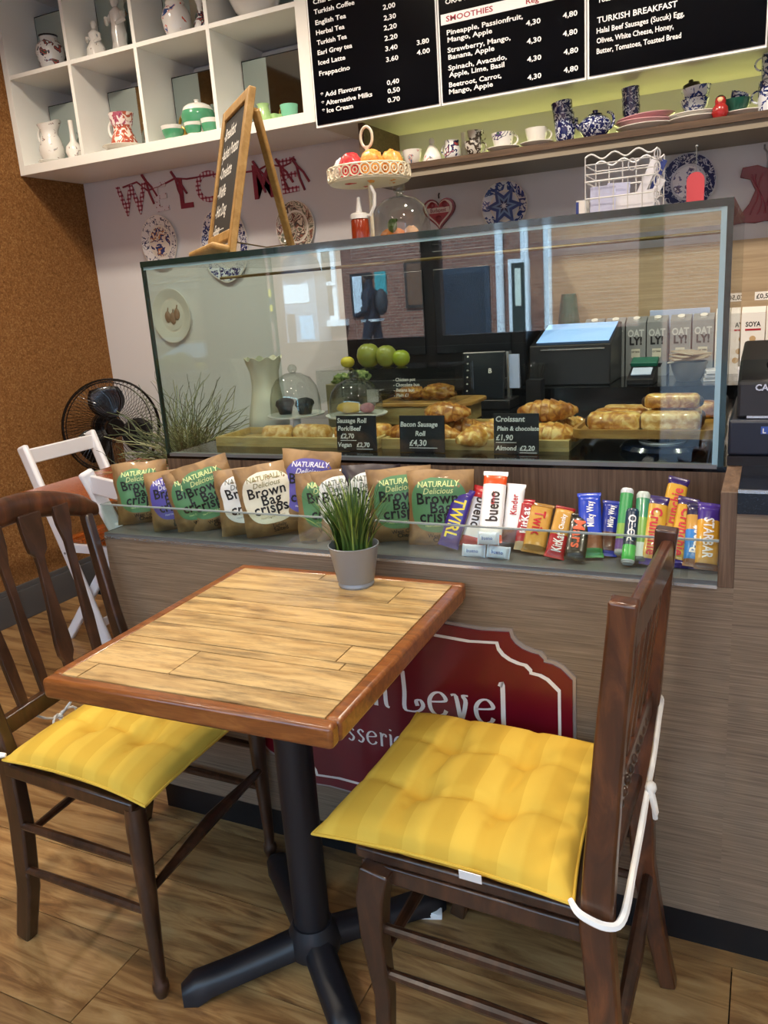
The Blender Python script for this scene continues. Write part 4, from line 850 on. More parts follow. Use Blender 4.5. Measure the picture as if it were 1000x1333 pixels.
LEAF = blot('leaf_rim', '#e8e8ea', [(.52, '#2a3560'), (.58, '#e8e8ea')], 50, .25)
wplate('oval wall plate with dark leaf rim and blue and gold garden', 208, 315, .104, LEAF, IMARI, rz=.118)
wplate('octagonal blue and white wall plate behind the chalkboard easel', 293, 318, .128, BLUEW, IMARI, sq=1, rz=.165)
wplate('wall plate painted with a coloured village scene behind the easel leg', 385, 295, .095, COLT, COLT, rz=.105)
st = wplate('blue star-patterned wall plate above the case', 657, 268, .089, blot('star_rim', '#d8deea', [(.46, '#23408c'), (.6, '#d8deea'), (.66, '#4a70b8')], 40, .25), P('star_white', '#dfe4ec', .3))
for n_, r0, r1, c_, z_ in ((6, .036, .074, '#24468f', .0165), (6, .022, .050, '#7ea0d0', .0172), (6, .012, .032, '#1c3270', .0179), (8, .006, .016, '#e6eaf2', .0186)):
    MB().add([((r1 if i % 2 == 0 else r0)*math.cos(PI*i/n_), (r1 if i % 2 == 0 else r0)*math.sin(PI*i/n_), z_) for i in range(2*n_)], [tuple(range(2*n_))]).build('star', P('star_'+c_[1:], c_, .3, coat=.3), st, local=True, smooth=0)
wplate('blue willow wall plate behind the red tag', 896, 237, .090, blot('willow_rim', '#1f2f68', [(.5, '#c8d2e6'), (.56, '#1f2f68')], 60, .25), BLUEW, P('willow_white', '#ccd4e2', .25, coat=.4), rz=.092)
wplate('pale oval plate with three painted figs, seen through the left of the case', 224, 411, .112, P('relief_white', '#d6d8d4', .35), P('relief_centre', '#dcdcd6', .35), rz=.125)
fg = [o for o in COL.objects if o.get('label', '').startswith('pale oval')][0]; fm = P('fig_brown', '#8a6a58', .5)
for dx, dz, s_ in ((-.025, -.004, 1), (.004, -.012, 1.05), (.03, .006, 1)): MB().sph((dx, dz, .010), (.017*s_, .027*s_, .008), 14, 8).tube([(dx, dz+.02, .010), (dx+.006, dz+.042, .010)], .003, 6).build('painted_fig', fm, fg, local=True)
# red heart plaque
hp = at(572, 276, y=WY-.01); ht = thing('heart_plaque', 'red and white folk heart plaque with lettering beside the glass dome', 'plaque', (hp.x, WY, hp.z), (PI/2, 0, 0))
def heart(s): return [(s*16*math.sin(a)**3/17, s*(13*math.cos(a)-5*math.cos(2*a)-2*math.cos(3*a)-math.cos(4*a))/17) for a in [2*PI*i/40 for i in range(40)]][::-1]
MB().prism(heart(.070), 0, .016).build('edge', P('heart_red', '#8c1f2c', .35, coat=.3), ht, local=True, smooth=0); MB().prism(heart(.061), .016, .018).build('face', P('heart_cream', '#e4d4c8', .4), ht, local=True, smooth=0); MB().prism(heart(.052), .018, .0195).build('field', P('heart_red2', '#b04048', .4), ht, local=True, smooth=0)
MB().bx(-.047, .047, -.004, .016, .0195, .0205).build('name_band', P('heart_cream', '#e4d4c8', .4), ht, local=True)
MB().text('Budapest', .021, (0, -.001), Matrix.Translation((0, 0, .0209)), 'C', .0004, .85).build('lettering', P('heart_red', '#8c1f2c'), ht, local=True, smooth=0)
for dx in (-.026, .026, 0): MB().sph((dx, .026 if dx else -.026, .0195), (.013, .013, .003), 12, 6).build('flower', P('heart_red', '#8c1f2c'), ht, local=True)
MB().tube([(0, .05, .008), (0, .062, .01), (.003, .07, .008)], .003, 6).build('hook', BLK, ht, local=True)
# red corset-shaped trivet at the right edge
rp = at(1000, 250, y=WY-.01); rt = thing('cast_trivet', 'red cast iron dress-shaped trivet hung at the right edge', 'trivet', (rp.x-.005, WY, rp.z), (PI/2, 0, 0))
half = [(0, .075), (.03, .088), (.075, .085), (.082, .055), (.05, .045), (.034, .01), (.05, -.03), (.078, -.065), (.07, -.088), (.03, -.094), (0, -.09)]
MB().prism([(x, z) for x, z in half][::-1]+[(-x, z) for x, z in half[1:-1]], 0, .012).build('plate', P('trivet_red', '#7a1426', .35, coat=.3), rt, local=True, smooth=0, bevel=.002)
for s_ in (-1, 1):
    for k in range(3): MB().tube([(s_*(.012+.012*k)+s_*.012*math.sin(i*.6+k), .06-.014*i, .0125) for i in range(10)], .0022, 6).build('relief_line', P('trivet_red2', '#93283a', .35), rt, local=True)
MB().tube([(0, .07, .006), (0, .1, .012), (-.004, .125, .012), (-.012, .135, .012), (-.012, .148, .01)], .003, 6).build('hook', GREY, rt, local=True)
# WELCOME bunting
PLAID = blot('red_gingham', '#d9cfd4', [(.12, '#9c3a4c'), (.3, '#d9cfd4')], 60, .8, 'F1', coat=0); DOTS = blot('dotted_cotton', '#8c3044', [(.22, '#dcd8de')], 75, .8, 'F1', coat=0); STRI = P('burgundy_cotton', '#8c3346', .8)
bn = thing('bunting', 'fabric letter bunting spelling WELCOME strung across the back wall', 'bunting', (-2.05, WY, 1.8))
import re
pl_m = MATS['red_gingham']
def gingham():
    m, nt, b = newmat('gingham'); v = coords(nt, (1, 1, 1), False); sp = N(nt, 'ShaderNodeSeparateXYZ'); nt.links.new(v, sp.inputs[0]); outs = []
    for k in (0, 2):
        mu = N(nt, 'ShaderNodeMath', operation='MULTIPLY'); mu.inputs[1].default_value = 55; fr = N(nt, 'ShaderNodeMath', operation='FRACT'); gt = N(nt, 'ShaderNodeMath', operation='GREATER_THAN'); gt.inputs[1].default_value = .58
        nt.links.new(sp.outputs[k], mu.inputs[0]); nt.links.new(mu.outputs[0], fr.inputs[0]); nt.links.new(fr.outputs[0], gt.inputs[0]); outs.append(gt.outputs[0])
    ad = N(nt, 'ShaderNodeMath', operation='ADD'); nt.links.new(outs[0], ad.inputs[0]); nt.links.new(outs[1], ad.inputs[1]); hf = N(nt, 'ShaderNodeMath', operation='MULTIPLY'); hf.inputs[1].default_value = .5; nt.links.new(ad.outputs[0], hf.inputs[0])
    c = ramp(nt, hf.outputs[0], [(0, '#d8d2da'), (.5, '#a4566a'), (1, '#7c2438')]); nt.links.new(c, b.inputs['Base Color']); setp(b, Roughness=.85); return m
GING = gingham()
def cloth_letter(s, u, v, hgt, m, tilt=0, bold=.004, sx_=1):
    p = at(u, v, y=WY-.004); c = bpy.data.curves.new('l', 'FONT'); c.body = s; c.size = hgt/.727; c.offset = bold; c.extrude = .002; c.resolution_u = 4; c.align_x = 'CENTER'
    o = bpy.data.objects.new('l', c); COL.objects.link(o); me = bpy.data.meshes.new_from_object(o.evaluated_get(bpy.context.evaluated_depsgraph_get())); bpy.data.objects.remove(o)
    me.transform(Matrix.Translation((0, 0, 0)) @ Matrix.Rotation(tilt, 4, 'Y') @ Matrix.Rotation(PI/2, 4, 'X') @ Matrix.Diagonal((sx_, 1, 1, 1))); me.materials.clear(); me.materials.append(m)
    link('letter', me, bn, p-Vector(bn.location))
for s, u, v, h_, m, ti, k in (('W', 175, 279, .135, GING, 0, .9), ('E', 212, 274, .125, DOTS, .05, 1), ('L', 243, 270, .13, STRI, 0, .9), ('C', 270, 262, .13, GING, -.05, 1), ('O', 300, 258, .13, DOTS, 0, 1), ('M', 345, 257, .14, STRI, 0, .8), ('E', 378, 250, .14, GING, .05, 1)): cloth_letter(s, u, v, h_, m, -ti, .003, k)
sp_ = [at(u, v, y=WY-.003) for u, v in ((160, 244), (178, 237), (192, 248), (207, 243), (228, 232), (243, 233), (262, 230), (290, 226), (320, 224), (335, 222), (350, 214), (368, 217), (385, 208))]
MB().tube(sp_, .004, 6).build('ribbon', STRI, bn)
for u, v in ((190, 236), (228, 232), (335, 219), (365, 216), (386, 215)):
    a = at(u, v, y=WY-.005); MB().tube([a, a+Vector((.01, 0, -.05)), a+Vector((.03, 0, -.1))], .005, 6).tube([a, a+Vector((.03, 0, -.03)), a+Vector((.055, 0, -.07))], .005, 6).tube([a, a+Vector((-.02, 0, .03))], .006, 6).build('bow', STRI, bn)
# little price label on the laminate
lp = at(992, 385, y=1.709); pl_ = thing('price_label', 'small white price label stuck on the laminate wall at right', 'label', (lp.x+.015, 1.7105, lp.z))
MB().bx(lp.x-.022, lp.x+.05, 1.7095, 1.7105, lp.z-.014, lp.z+.014).build('card', WHT, pl_, smooth=0); MB().text('£0,50', .022, (0, 0), yplane((lp.x-.017, 1.709, lp.z-.008)), 'L', .0004).build('lettering', BLK, pl_, smooth=0)
# ------------------------------------------------------------------ on top of the glass case
ZT_ = GZ1+.0121
ea = thing('chalkboard_easel', 'wooden easel chalkboard with handwritten menu standing on the display case', 'chalkboard', (-1.02, .5, ZT_))
# board plane from its corners: bottom edge a (near-left) to b, top edge shifted back
A0, B0 = Vector((-1.16, .49, ZT_)), Vector((-.945, .30, ZT_))
dx = (B0-A0); wid = dx.length; dirw = dx.normalized(); nrm = Vector((dirw.y, -dirw.x, 0)); lean = .25; Hh = .385
if nrm.y > 0: nrm = -nrm
upv = (Vector((0, 0, 1))-nrm*lean).normalized()
TE = Matrix((dirw, upv, dirw.cross(upv))).transposed().to_4x4(); TE.translation = A0
def eb(x0, x1, y0, y1, z0, z1, name, m, bev=.003, par=None): return MB().bx(x0, x1, y0, y1, z0, z1).xf(TE).build(name, m, par or ea, bevel=bev)
sw_ = .028
eb(0, sw_, 0, Hh, -.009, .009, 'stile', OAK); eb(wid-sw_, wid, 0, Hh, -.009, .009, 'stile', OAK); eb(sw_, wid-sw_, Hh-sw_, Hh, -.009, .009, 'top_rail', OAK); eb(sw_, wid-sw_, .035, .06, -.009, .009, 'bottom_rail', OAK)
slate = eb(sw_, wid-sw_, .06, Hh-sw_, -.004, .003, 'slate', P('slate', '#23211e', .7), 0)
eb(-.012, wid+.012, .0, .016, .009, .055, 'ledge', OAK, .006)
CHK = P('chalk_white', '#e9e7e0', .8)
for k, s in enumerate(('-Breakfast', '-Jacket Potato', '-Omelette', '-Waffle', '-Hot Dog', '-Soup')):
    MB().text(s, .043, (0, 0), TE @ Matrix.Translation((sw_+.008, Hh-sw_-.052-.049*k, .0036)), 'L', .0007, .75, 1, .25).build('chalk_line', CHK, slate, smooth=0)
MB().text('~~~~~~~~', .03, (0, 0), TE @ Matrix.Translation((sw_+.01, .064, .0036)), 'L', 0, .9).build('chalk_line', CHK, slate, smooth=0)
topc = TE @ Vector((wid*.5, Hh-.012, -.012)); ft = at(381, 319, y=.64); ft = Vector((ft.x, ft.y, ZT_+.006))
tr_ = TE @ Vector((wid-.012, Hh-.045, -.014))
MB().beam(tr_, ft, .020, .014, up=(0, 1, 0)).build('rear_leg', OAK, ea, bevel=.003)
MB().tube([TE @ Vector((wid-.02, .03, -.01)), (TE @ Vector((wid-.02, .03, -.01))+ft)/2+Vector((0, 0, .004)), ft+Vector((0, 0, .03))], .0018, 6).build('chain', P('brass_rail', '#8d7a55'), ea)
# cake stand
cs = at(486, 310, y=.55); cs = Vector((cs.x, .55, ZT_)); IV = P('ivory_enamel', '#e6dcc4', .4)
kt = thing('cake_stand', 'tall ivory lace-edged cake stand with ring handle on the display case', 'cake stand', cs)
MB().lathe([(0, 0), (.04, 0), (.038, .006), (.012, .012), (.0045, .02), (.0045, .15), (0, .15)], 24, cs).tube([cs+Vector((0, 0, .15)), cs+Vector((0, 0, .215))], .0045, 8).build('stem', IV, kt)
hr = cs+Vector((0, 0, .262)); 
MB().tube([cs+Vector((0, 0, .212)), cs+Vector((0, 0, .238))], .0055, 8).tube([hr+Vector((.016*math.cos(2*PI*i/20), 0, -.004+.024*math.sin(2*PI*i/20))) for i in range(20)], .0035, 7, closed=True).build('ring_handle', IV, kt)
pz = .150; RR = .100
MB().lathe([(0, pz), (RR*.96, pz), (RR, pz+.002), (RR, pz+.006), (RR*.96, pz+.004), (0, pz+.004)], 40, cs).build('plate', IV, kt)
lace = MB().lathe([(RR+.001, pz+.004), (RR+.003, pz+.006), (RR+.001, pz+.008)], 40, cs).lathe([(RR+.003, pz+.034), (RR+.005, pz+.036), (RR+.003, pz+.038)], 40, cs)
for i in range(26):
    a = 2*PI*i/26; c_ = cs+Vector(((RR+.003)*math.cos(a), (RR+.003)*math.sin(a), pz+.021)); tv = Vector((-math.sin(a), math.cos(a), 0))
    lace.tube([c_+tv*.0125*math.cos(2*PI*k/10)+Vector((0, 0, .0135*math.sin(2*PI*k/10))) for k in range(10)], .0022, 5, closed=True); lace.tube([c_+tv*.0055*math.cos(2*PI*k/6)+Vector((0, 0, .006*math.sin(2*PI*k/6))) for k in range(6)], .0018, 5, closed=True)
lace.build('lace_rim', IV, kt)
REDB = blot('red_berries', '#b02028', [(.3, '#c83038'), (.6, '#e05048')], 90, .3, coat=.3); ORB = blot('orange_icing', '#d07a28', [(.4, '#e09a40'), (.6, '#f0b860')], 90, .4, coat=.2)
def lumpy(name, label, cat, c, r, m, n=14, seed=1, amp=.25, group=None, parent=None):
    mb = MB().sph((0, 0, 0), (1, 1, 1), n*2, n)
    for i, v in enumerate(mb.V): mb.V[i] = Vector((v.x*r[0], v.y*r[1], v.z*r[2]))*(1+amp*noise.noise(v*2.2+Vector((seed, 0, 0)))+amp*.5*noise.noise(v*6+Vector((seed, 3, 0))))
    return link(name, mb.mesh(name, m, 70), parent, c, label=label, cat=cat, group=group)
zc_ = cs.z+pz+.004
for dx, dy, m, lb, rr in ((-.055, -.03, CW, 'white iced bun at the left of the cake stand', .026), (-.025, -.045, REDB, 'red berry tart at the front of the cake stand', .033), (.03, -.045, ORB, 'orange iced tart at the front of cake stand', .03), (.068, -.01, ORB, 'orange iced tart at the right of cake stand', .028), (-.02, .035, REDB, 'red berry tart at the back of cake stand', .034), (.045, .04, ORB, 'orange iced tart at the back of cake stand', .03)):
    lumpy('pastry_tart', lb, 'tart', (cs.x+dx, cs.y+dy, zc_+.030), (rr, rr, .030 if m is CW else .036), m, 12, dx*100, .18, 'tarts on the cake stand')
# sauce bottle
bp_ = at(470, 308, y=.48); bp_ = Vector((bp_.x, .48, ZT_)); bo = thing('sauce_bottle', 'squeezy bottle of red-brown sauce with white pump cap beside the cake stand', 'bottle', bp_)
MB().lathe([(0, 0), (.0215, 0), (.0225, .003), (.0225, .058), (.020, .062), (0, .062)], 20, bp_).build('bottle', P('sauce_red', '#8a2e10', .2, coat=.5), bo); MB().lathe([(.0225, .062), (.0225, .072), (.018, .076), (.008, .078), (.005, .1), (.004, .112), (0, .113)], 20, bp_).build('cap', WHT, bo)
MB().tube([bp_+Vector((.012, 0, .07)), bp_+Vector((.03, 0, .068)), bp_+Vector((.043, 0, .09)), bp_+Vector((.045, 0, .115)), bp_+Vector((.036, 0, .135))], .0042, 8).build('tube', WHT, bo)
# glass dome with pumpkin
dm_ = at(523, 303, y=.67); dm_ = Vector((dm_.x, .67, ZT_)); do = thing('glass_dome', 'clear glass cake dome with round knob on the display case', 'dome', dm_)
DOME = [(.077, .0), (.078, .05), (.076, .075), (.066, .10), (.045, .118), (.02, .126), (.008, .13)]
MB().lathe(DOME, 40, dm_).build('dome', GLD, do); MB().sph(dm_+Vector((0, 0, .146)), .017, 16, 10).tube([dm_+Vector((0, 0, .126)), dm_+Vector((0, 0, .136))], .009, 10).build('knob', GLD, do)
pk = thing('pumpkin_ornament', 'small orange pumpkin ornament under the upper glass dome', 'ornament', dm_+Vector((-.02, -.01, 0)))
MB().sph((0, 0, .025), (.036, .036, .025), 32, 10).build('pumpkin', P('pumpkin_orange', '#d07820', .5), pk, local=True)
for i, v in enumerate(pk.children[0].data.vertices): a = math.atan2(v.co.y, v.co.x); k = 1+.07*math.cos(8*a); v.co.x *= k; v.co.y *= k
MB().tube([(0, 0, .048), (.003, 0, .06), (.012, 0, .07)], [.006, .005, .004], 8).build('stem', P('leaf_green', '#4a6a30', .6), pk, local=True); MB().sph((.012, -.03, .052), (.014, .003, .018), 10, 6).build('leaf', P('leaf_green', '#4a6a30'), pk, local=True)
lumpy('cake_slice', 'small cake with pink icing beside the pumpkin under the dome', 'cake', dm_+Vector((.034, -.012, .024)), (.02, .02, .026), P('cake_peach', '#d8a888', .6), 10, 4, .15)
# wire rack with leaflets
r0, r1 = at(767, 277, y=.56), at(858, 270, y=.56); rx0, rx1, ry0, ry1 = r0.x, r1.x, .52, .64; WIRE = P('white_wire', '#d8d8da', .35, .2)
wr = thing('wire_rack', 'white wire letter rack holding papers on the case top', 'rack', ((rx0+rx1)/2, .58, ZT_)); wm = MB(); hz = .135
for z_, rr in ((.003, .0022), (.05, .0018), (.085, .0022), (.1, .0015), (.12, .0015)):
    wm.tube([(rx0, ry0, ZT_+z_), (rx1, ry0, ZT_+z_), (rx1, ry1, ZT_+z_), (rx0, ry1, ZT_+z_)], rr, 6, closed=True)
for i in range(6):
    x_ = rx0+(rx1-rx0)*i/5; wm.tube([(x_, ry0, ZT_+.003), (x_, ry0, ZT_+(.135 if i in (0, 5) else .085))], .0015, 6); wm.tube([(x_, ry1, ZT_+.003), (x_, ry1, ZT_+.135)], .0015, 6)
wv = [(rx0+(rx1-rx0)*i/24, ry1, ZT_+.135+.006*math.sin(i*.8)) for i in range(25)]; wm.tube(wv, .0022, 6); wm.tube([(p[0], ry0, p[2]) for p in wv], .002, 6)
for k in range(5): c_ = (rx1, ry0-.003, ZT_+.02+.026*k); wm.tube([(c_[0]+.006*math.cos(2*PI*i/10), c_[1], c_[2]+.011*math.sin(2*PI*i/10)) for i in range(10)], .0016, 5, closed=True)
wm.tube([(rx0+.1+.008*math.cos(2*PI*i/12), ry0-.002, ZT_+.11+.012*math.sin(2*PI*i/12)) for i in range(12)], .0015, 5, closed=True)
wm.build('frame', WIRE, wr)
PAP = P('paper_white', '#e6e6ee', .7); BLU = P('print_blue', '#2c3f8c', .5)
def paper(label, x, y, z, w_, h_, rot, m, th=.002, name='leaflet'): return MB().box((0, 0, h_/2), (w_, th, h_)).build(name, m, None, loc=(x, y, z), rot=rot, label=label, cat='paper', smooth=0)
paper('white leaflet with blue print at the left of the wire rack', rx0+.035, .535, ZT_+.004, .055, .072, (-.05, 0, 0), P('paper_lilac', '#c4c8e6', .7)); paper('large white envelope lying along the front of wire rack', rx0+.08, .545, ZT_+.004, .13, .05, (-.06, -.08, 0), PAP)
paper('pale blue leaflet behind the envelope in wire rack', rx0+.06, .56, ZT_+.004, .05, .078, (-.08, .06, 0), P('paper_lilac', '#c4c8e6'))
paper('white rolled paper leaning right in the wire rack', rx1-.065, .585, ZT_+.004, .018, .128, (-.05, .42, 0), PAP, .014, 'paper_roll'); paper('blue sachet strip leaning beside the white roll', rx1-.045, .60, ZT_+.004, .012, .128, (-.05, .40, 0), BLU, .006, 'sachet_strip'); paper('white card leaning against the right side of wire rack', rx1-.035, .56, ZT_+.004, .016, .085, (-.05, .5, 0), PAP, .006)
xb0 = at(757, 268, y=.58)
bb = thing('tea_box', 'small white and blue tea box left of the wire rack', 'box', (xb0.x, .60, ZT_)); MB().bx(xb0.x-.012, xb0.x+.010, .58, .62, ZT_, ZT_+.055).build('box', WHT, bb); MB().bx(xb0.x-.0125, xb0.x-.006, .5795, .58, ZT_+.004, ZT_+.052).bx(xb0.x-.006, xb0.x+.010, .5795, .58, ZT_+.02, ZT_+.026).build('print', BLU, bb, smooth=0)
# red tag on a stick
rt0 = at(905, 263, y=.60); tgx = rt0.x; tg_ = thing('order_tag', 'red rounded paper tag on a thin wire stand before the willow plate', 'tag', (tgx, .60, ZT_))
MB().prism([(-.018, .012), (.018, .012), (.0185, .066)]+[(.0185*math.cos(a), .066+.018*math.sin(a)) for a in [PI*i/10 for i in range(1, 10)]]+[(-.0185, .066)], 0, .002, yplane((tgx, .60, ZT_+.004))).build('tag', P('tag_red', '#d8505a', .6), tg_, smooth=0)
MB().lathe([(0, 0), (.018, 0), (.018, .003), (0, .004)], 16, (tgx, .604, ZT_)).tube([(tgx, .603, ZT_), (tgx, .603, ZT_+.14)], .0011, 6).sph((tgx, .603, ZT_+.14), .003, 8, 6).build('stand', GREY, tg_)
# ------------------------------------------------------------------ inside the display case
CT = .9292
PAST = blot('baked_pastry', '#7c4418', [(.42, '#b3742e'), (.52, '#d49c4c'), (.64, '#eac67c')], 55, .35, coat=.35, interp='LINEAR', detail=4, bmp=.3)
PASTD = blot('dark_pastry', '#5a2c0e', [(.42, '#96561e'), (.54, '#bf8238'), (.68, '#dcae64')], 60, .35, coat=.35, interp='LINEAR', detail=4, bmp=.3)
PALEP = blot('pale_pastry', '#8a5820', [(.42, '#bb8a42'), (.54, '#d6b070'), (.68, '#e6cb94')], 48, .45, coat=.2, interp='LINEAR', detail=4, bmp=.3)
MEAT = blot('sausage_meat', '#3a2418', [(.5, '#5a3a28')], 60, .6, coat=0)
DPAP = P('baking_paper', '#e9e4da', .8)
def tray(name, label, x0, x1, y0, y1, z0, h, m, lip=.012, legs=False):
    t = thing(name, label, 'tray', ((x0+x1)/2, (y0+y1)/2, z0))
    MB().bx(x0, x1, y0, y1, z0, z0+.008).build('base', m, t)
    for a in ((x0, x1, y0, y0+lip), (x0, x1, y1-lip, y1), (x0, x0+lip, y0+lip, y1-lip), (x1-lip, x1, y0+lip, y1-lip)): MB().bx(*a, z0+.008, z0+h).build('rim', m, t, bevel=.0015)
    return t
def boxthing(name, label, cat, x0, x1, y0, y1, z0, z1, m): return MB().bx(x0, x1, y0, y1, z0, z1).build(name, m, label=label, cat=cat, bevel=.002)
tray('pastry_tray', 'pale wooden tray with croissants, nearest the case front at left', -1.13, -.63, .385, .55, CT, .026, TRAYW)
tray('pastry_tray', 'pale wooden tray with croissants, beside the right serving board', -.62, -.150, .385, .70, CT, .026, TRAYW)
ZTR = CT+.0082
def croissant(label, c, yaw, L=.11, r=.028, m=None, bend=.55, seed=0, tilt=0):
    n = 40; k = 14; vs = []; fs = []; rg = random.Random(seed)
    for i in range(n+1):
        t = i/n; a = (t-.5)*2*bend; R_ = L/(2*bend); p = Vector((R_*math.sin(a), R_*(1-math.cos(a)), 0)); d = Vector((math.cos(a), math.sin(a), 0)); s = Vector((-d.y, d.x, 0))
        seg = (t*7.0) % 1; env = max(.12, math.sin(PI*(.06+.88*t)))**.75; rr = r*env*(1.0-.16*seg)+.0012*noise.noise((t*9, seed, 0))
        for j in range(k):
            b_ = 2*PI*j/k; z = math.sin(b_)*rr*.86; z = max(z, -rr*.55)
            vs.append(p+s*math.cos(b_)*rr+Vector((0, 0, z+r*.5)))
        if i:
            for j in range(k): q = (j+1) % k; fs.append((k*i-k+j, k*i-k+q, k*i+q, k*i+j))
    fs += [tuple(range(k-1, -1, -1)), tuple(n*k+j for j in range(k))]
    return MB().add(vs, fs).build('croissant', m or PAST, None, loc=c, rot=(tilt, 0, yaw), label=label, cat='croissant', group='croissants in the display trays', smooth=50)
def bun(name, label, c, L, r, yaw, m, spiral=False, group=None):
    """rolled pastry lying on its side with spiral ends"""
    n = 22; k = 18; vs = []; fs = []
    for i in range(n+1):
        t = i/n; e = min(1, min(t, 1-t)*7); rr = r*(.62+.38*math.sqrt(max(0, 1-(1-e)**2)))*(1+.03*noise.noise((t*8, r*90, yaw)))
        for j in range(k): a = 2*PI*j/k; z = max(math.sin(a)*rr*.85, -r*.6); vs.append(((t-.5)*L, math.cos(a)*rr*(1+.04*math.cos(3*a)), z+r*.62))
        if i:
            for j in range(k): q = (j+1) % k; fs.append((k*i-k+j, k*i-k+q, k*i+q, k*i+j))
    fs += [tuple(range(k-1, -1, -1)), tuple(n*k+j for j in range(k))]
    t = thing(name, label, 'pastry', c, (0, 0, yaw), group); MB().add(vs, fs).build('pastry', m, t, local=True, smooth=55); return t
# left tray: two iced rolls, sandwiches behind; right tray: croissants heap
def TP(u, v, z): return at(u, v, z=z)
def onz(u, v, z, dz=0): p = at(u, v, z=z); return Vector((p.x, p.y, z+dz))
def pos(u, y): return at(u, 560, y=y).x
bun('pain_roll', 'golden flaky pastry roll at the left end of the left tray', (pos(362, .45), .45, ZTR), .085, .027, .25, PALEP, group='rolls in the left tray'); bun('pain_roll', 'cracked golden pastry roll second from the left in the left tray', (pos(407, .46), .46, ZTR), .11, .028, -.12, PALEP, group='rolls in the left tray')
boxthing('paper_sheet', 'white paper sheet under the flaky rolls in left tray', 'paper', pos(345, .42), pos(430, .42), .40, .54, ZTR-.0003, ZTR+.0005, DPAP)
for k, (u, y, yw, m, lb) in enumerate(((458, .47, .3, PASTD, 'dark glazed pastry behind the sausage roll card'), (490, .50, -.2, PAST, 'golden pastry behind the sausage roll card, right one'))): bun('pain_roll', lb, (pos(u, y), y, ZTR), .09, .026, yw, m, group='rolls in the left tray')
CROI = [(538, .44, .2, PASTD, 'dark croissant behind the bacon roll card'), (565, .42, -.3, PAST, 'chocolate-dotted roll right of the bacon roll card'), (600, .50, .1, PASTD, 'glossy dark croissant at the back of right tray'), (625, .41, 1.3, PAST, 'round-ended croissant pointing to the glass left of croissant card'), (655, .50, .15, PAST, 'plain croissant at the back above the croissant card'), (690, .46, -.2, PAST, 'croissant behind the croissant card, right part'), (715, .50, .3, PASTD, 'flaky croissant in the heap at the tray end'), (718, .43, -.1, PAST, 'front croissant of the heap at the tray end'), (738, .52, .6, PAST, 'croissant at the back corner of the tray end')]
for k, (u, y, yw, m, lb) in enumerate(CROI): croissant(lb, (pos(u, y), y, ZTR), yw, .145, .040, m, .5, k)
croissant('upper croissant lying on the heap at the tray end', (pos(712, .47), .475, ZTR+.05), .1, .14, .038, PASTD, .5, 11, .1)
croissant('upper croissant lying on the dark ones near tray middle', (pos(582, .47), .47, ZTR+.05), -.15, .13, .036, PASTD, .5, 12, .1)
boxthing('paper_sheet', 'white baking paper under the croissants in right tray', 'paper', -.60, -.17, .40, .66, ZTR-.0003, ZTR+.0005, DPAP)
# price cards
def card(label, u0, u1, lines, y=.345, h=.088, uls=()):
    x0, x1 = pos(u0, y), pos(u1, y); t = thing('price_card', label, 'sign', ((x0+x1)/2, y, CT), group='chalk price cards')
    poly = [(-(x1-x0)/2, 0), ((x1-x0)/2, 0), ((x1-x0)/2, h), (-(x1-x0)/2, h)]
    T = yplane(((x0+x1)/2, y, CT+.001), 0, .08); MB().prism(poly, -.002, .0, T).build('card', P('card_black', '#0d0e10', .45), t, smooth=0, bevel=.0008)
    MB().bx((x0+x1)/2-.02, (x0+x1)/2+.02, y+.001, y+.03, CT, CT+.006).build('foot', BLK, t)
    W_ = x1-x0
    for s, px_, pz_, sz, ul in lines:
        m_ = MB().text(s, sz, (-W_/2+px_*W_, pz_*h), T @ Matrix.Translation((0, 0, .0006)), 'L', .0004, 1.0, 1, .12)
        if ul: o_ = len(m_.V); m_.bx(-W_/2+px_*W_, -W_/2+px_*W_+ul*W_, pz_*h-.006, pz_*h-.0045, .0004, .0007); m_.xf(T, o_)
        m_.build('chalk_line', CHK, t, smooth=0)
card('black chalk card for sausage rolls, leftmost of the price cards', 437, 489, (('Sausage Roll', .03, .80, .0165, 0), ('Pork/Beef', .04, .58, .016, 0), ('£2,70', .1, .36, .017, .4), ('Vegan', .03, .12, .016, 0), ('£2,70', .5, .12, .016, .4)))
card('black chalk card for bacon sausage roll, middle of the price cards', 519, 578, (('Bacon Sausage', .03, .70, .0165, 0), ('Roll', .36, .45, .0165, 0), ('£4,30', .22, .18, .020, .62)))
card('black chalk card for croissants, rightmost of the price cards', 642, 701, (('Croissant', .05, .80, .0175, 0), ('Plain & chocolate', .08, .58, .014, 0), ('£1,90', .05, .34, .018, .46), ('Almond', .04, .09, .0150, 0), ('£2,20', .58, .09, .0155, .38)), h=.092)
# right board with sausage rolls
sc0 = at(858, 603, z=CT); st_ = thing('scale_stand', 'round dark blue pedestal scale with white ring under the right board', 'stand', (.045, .47, CT))
sb = thing('serving_board', 'brown wooden serving tray with sausage rolls at the right of the case', 'tray', (.0, .53, .985))
ZB = .985; bx0, bx1, by0, by1 = -.145, .160, .375, .72
def rr_poly(x0, x1, y0, y1, r): return [(x0+r-r*math.cos(a) if q in (0, 3) else x1-r+r*math.cos(a), 0) for q in () for a in ()]
def rounded(x0, x1, y0, y1, r, n=5):
    out = []
    for cx_, cy_, a0 in ((x1-r, y1-r, 0), (x0+r, y1-r, PI/2), (x0+r, y0+r, PI), (x1-r, y0+r, 1.5*PI)):
        for i in range(n+1): a = a0+PI/2*i/n; out.append((cx_+r*math.cos(a), cy_+r*math.sin(a)))
    return out
ZB = .962
sb.location = (.0, .53, ZB)
MB().prism(rounded(bx0, bx1, by0, by1, .03), ZB, ZB+.010).build('base', BOARDW, sb, smooth=30)
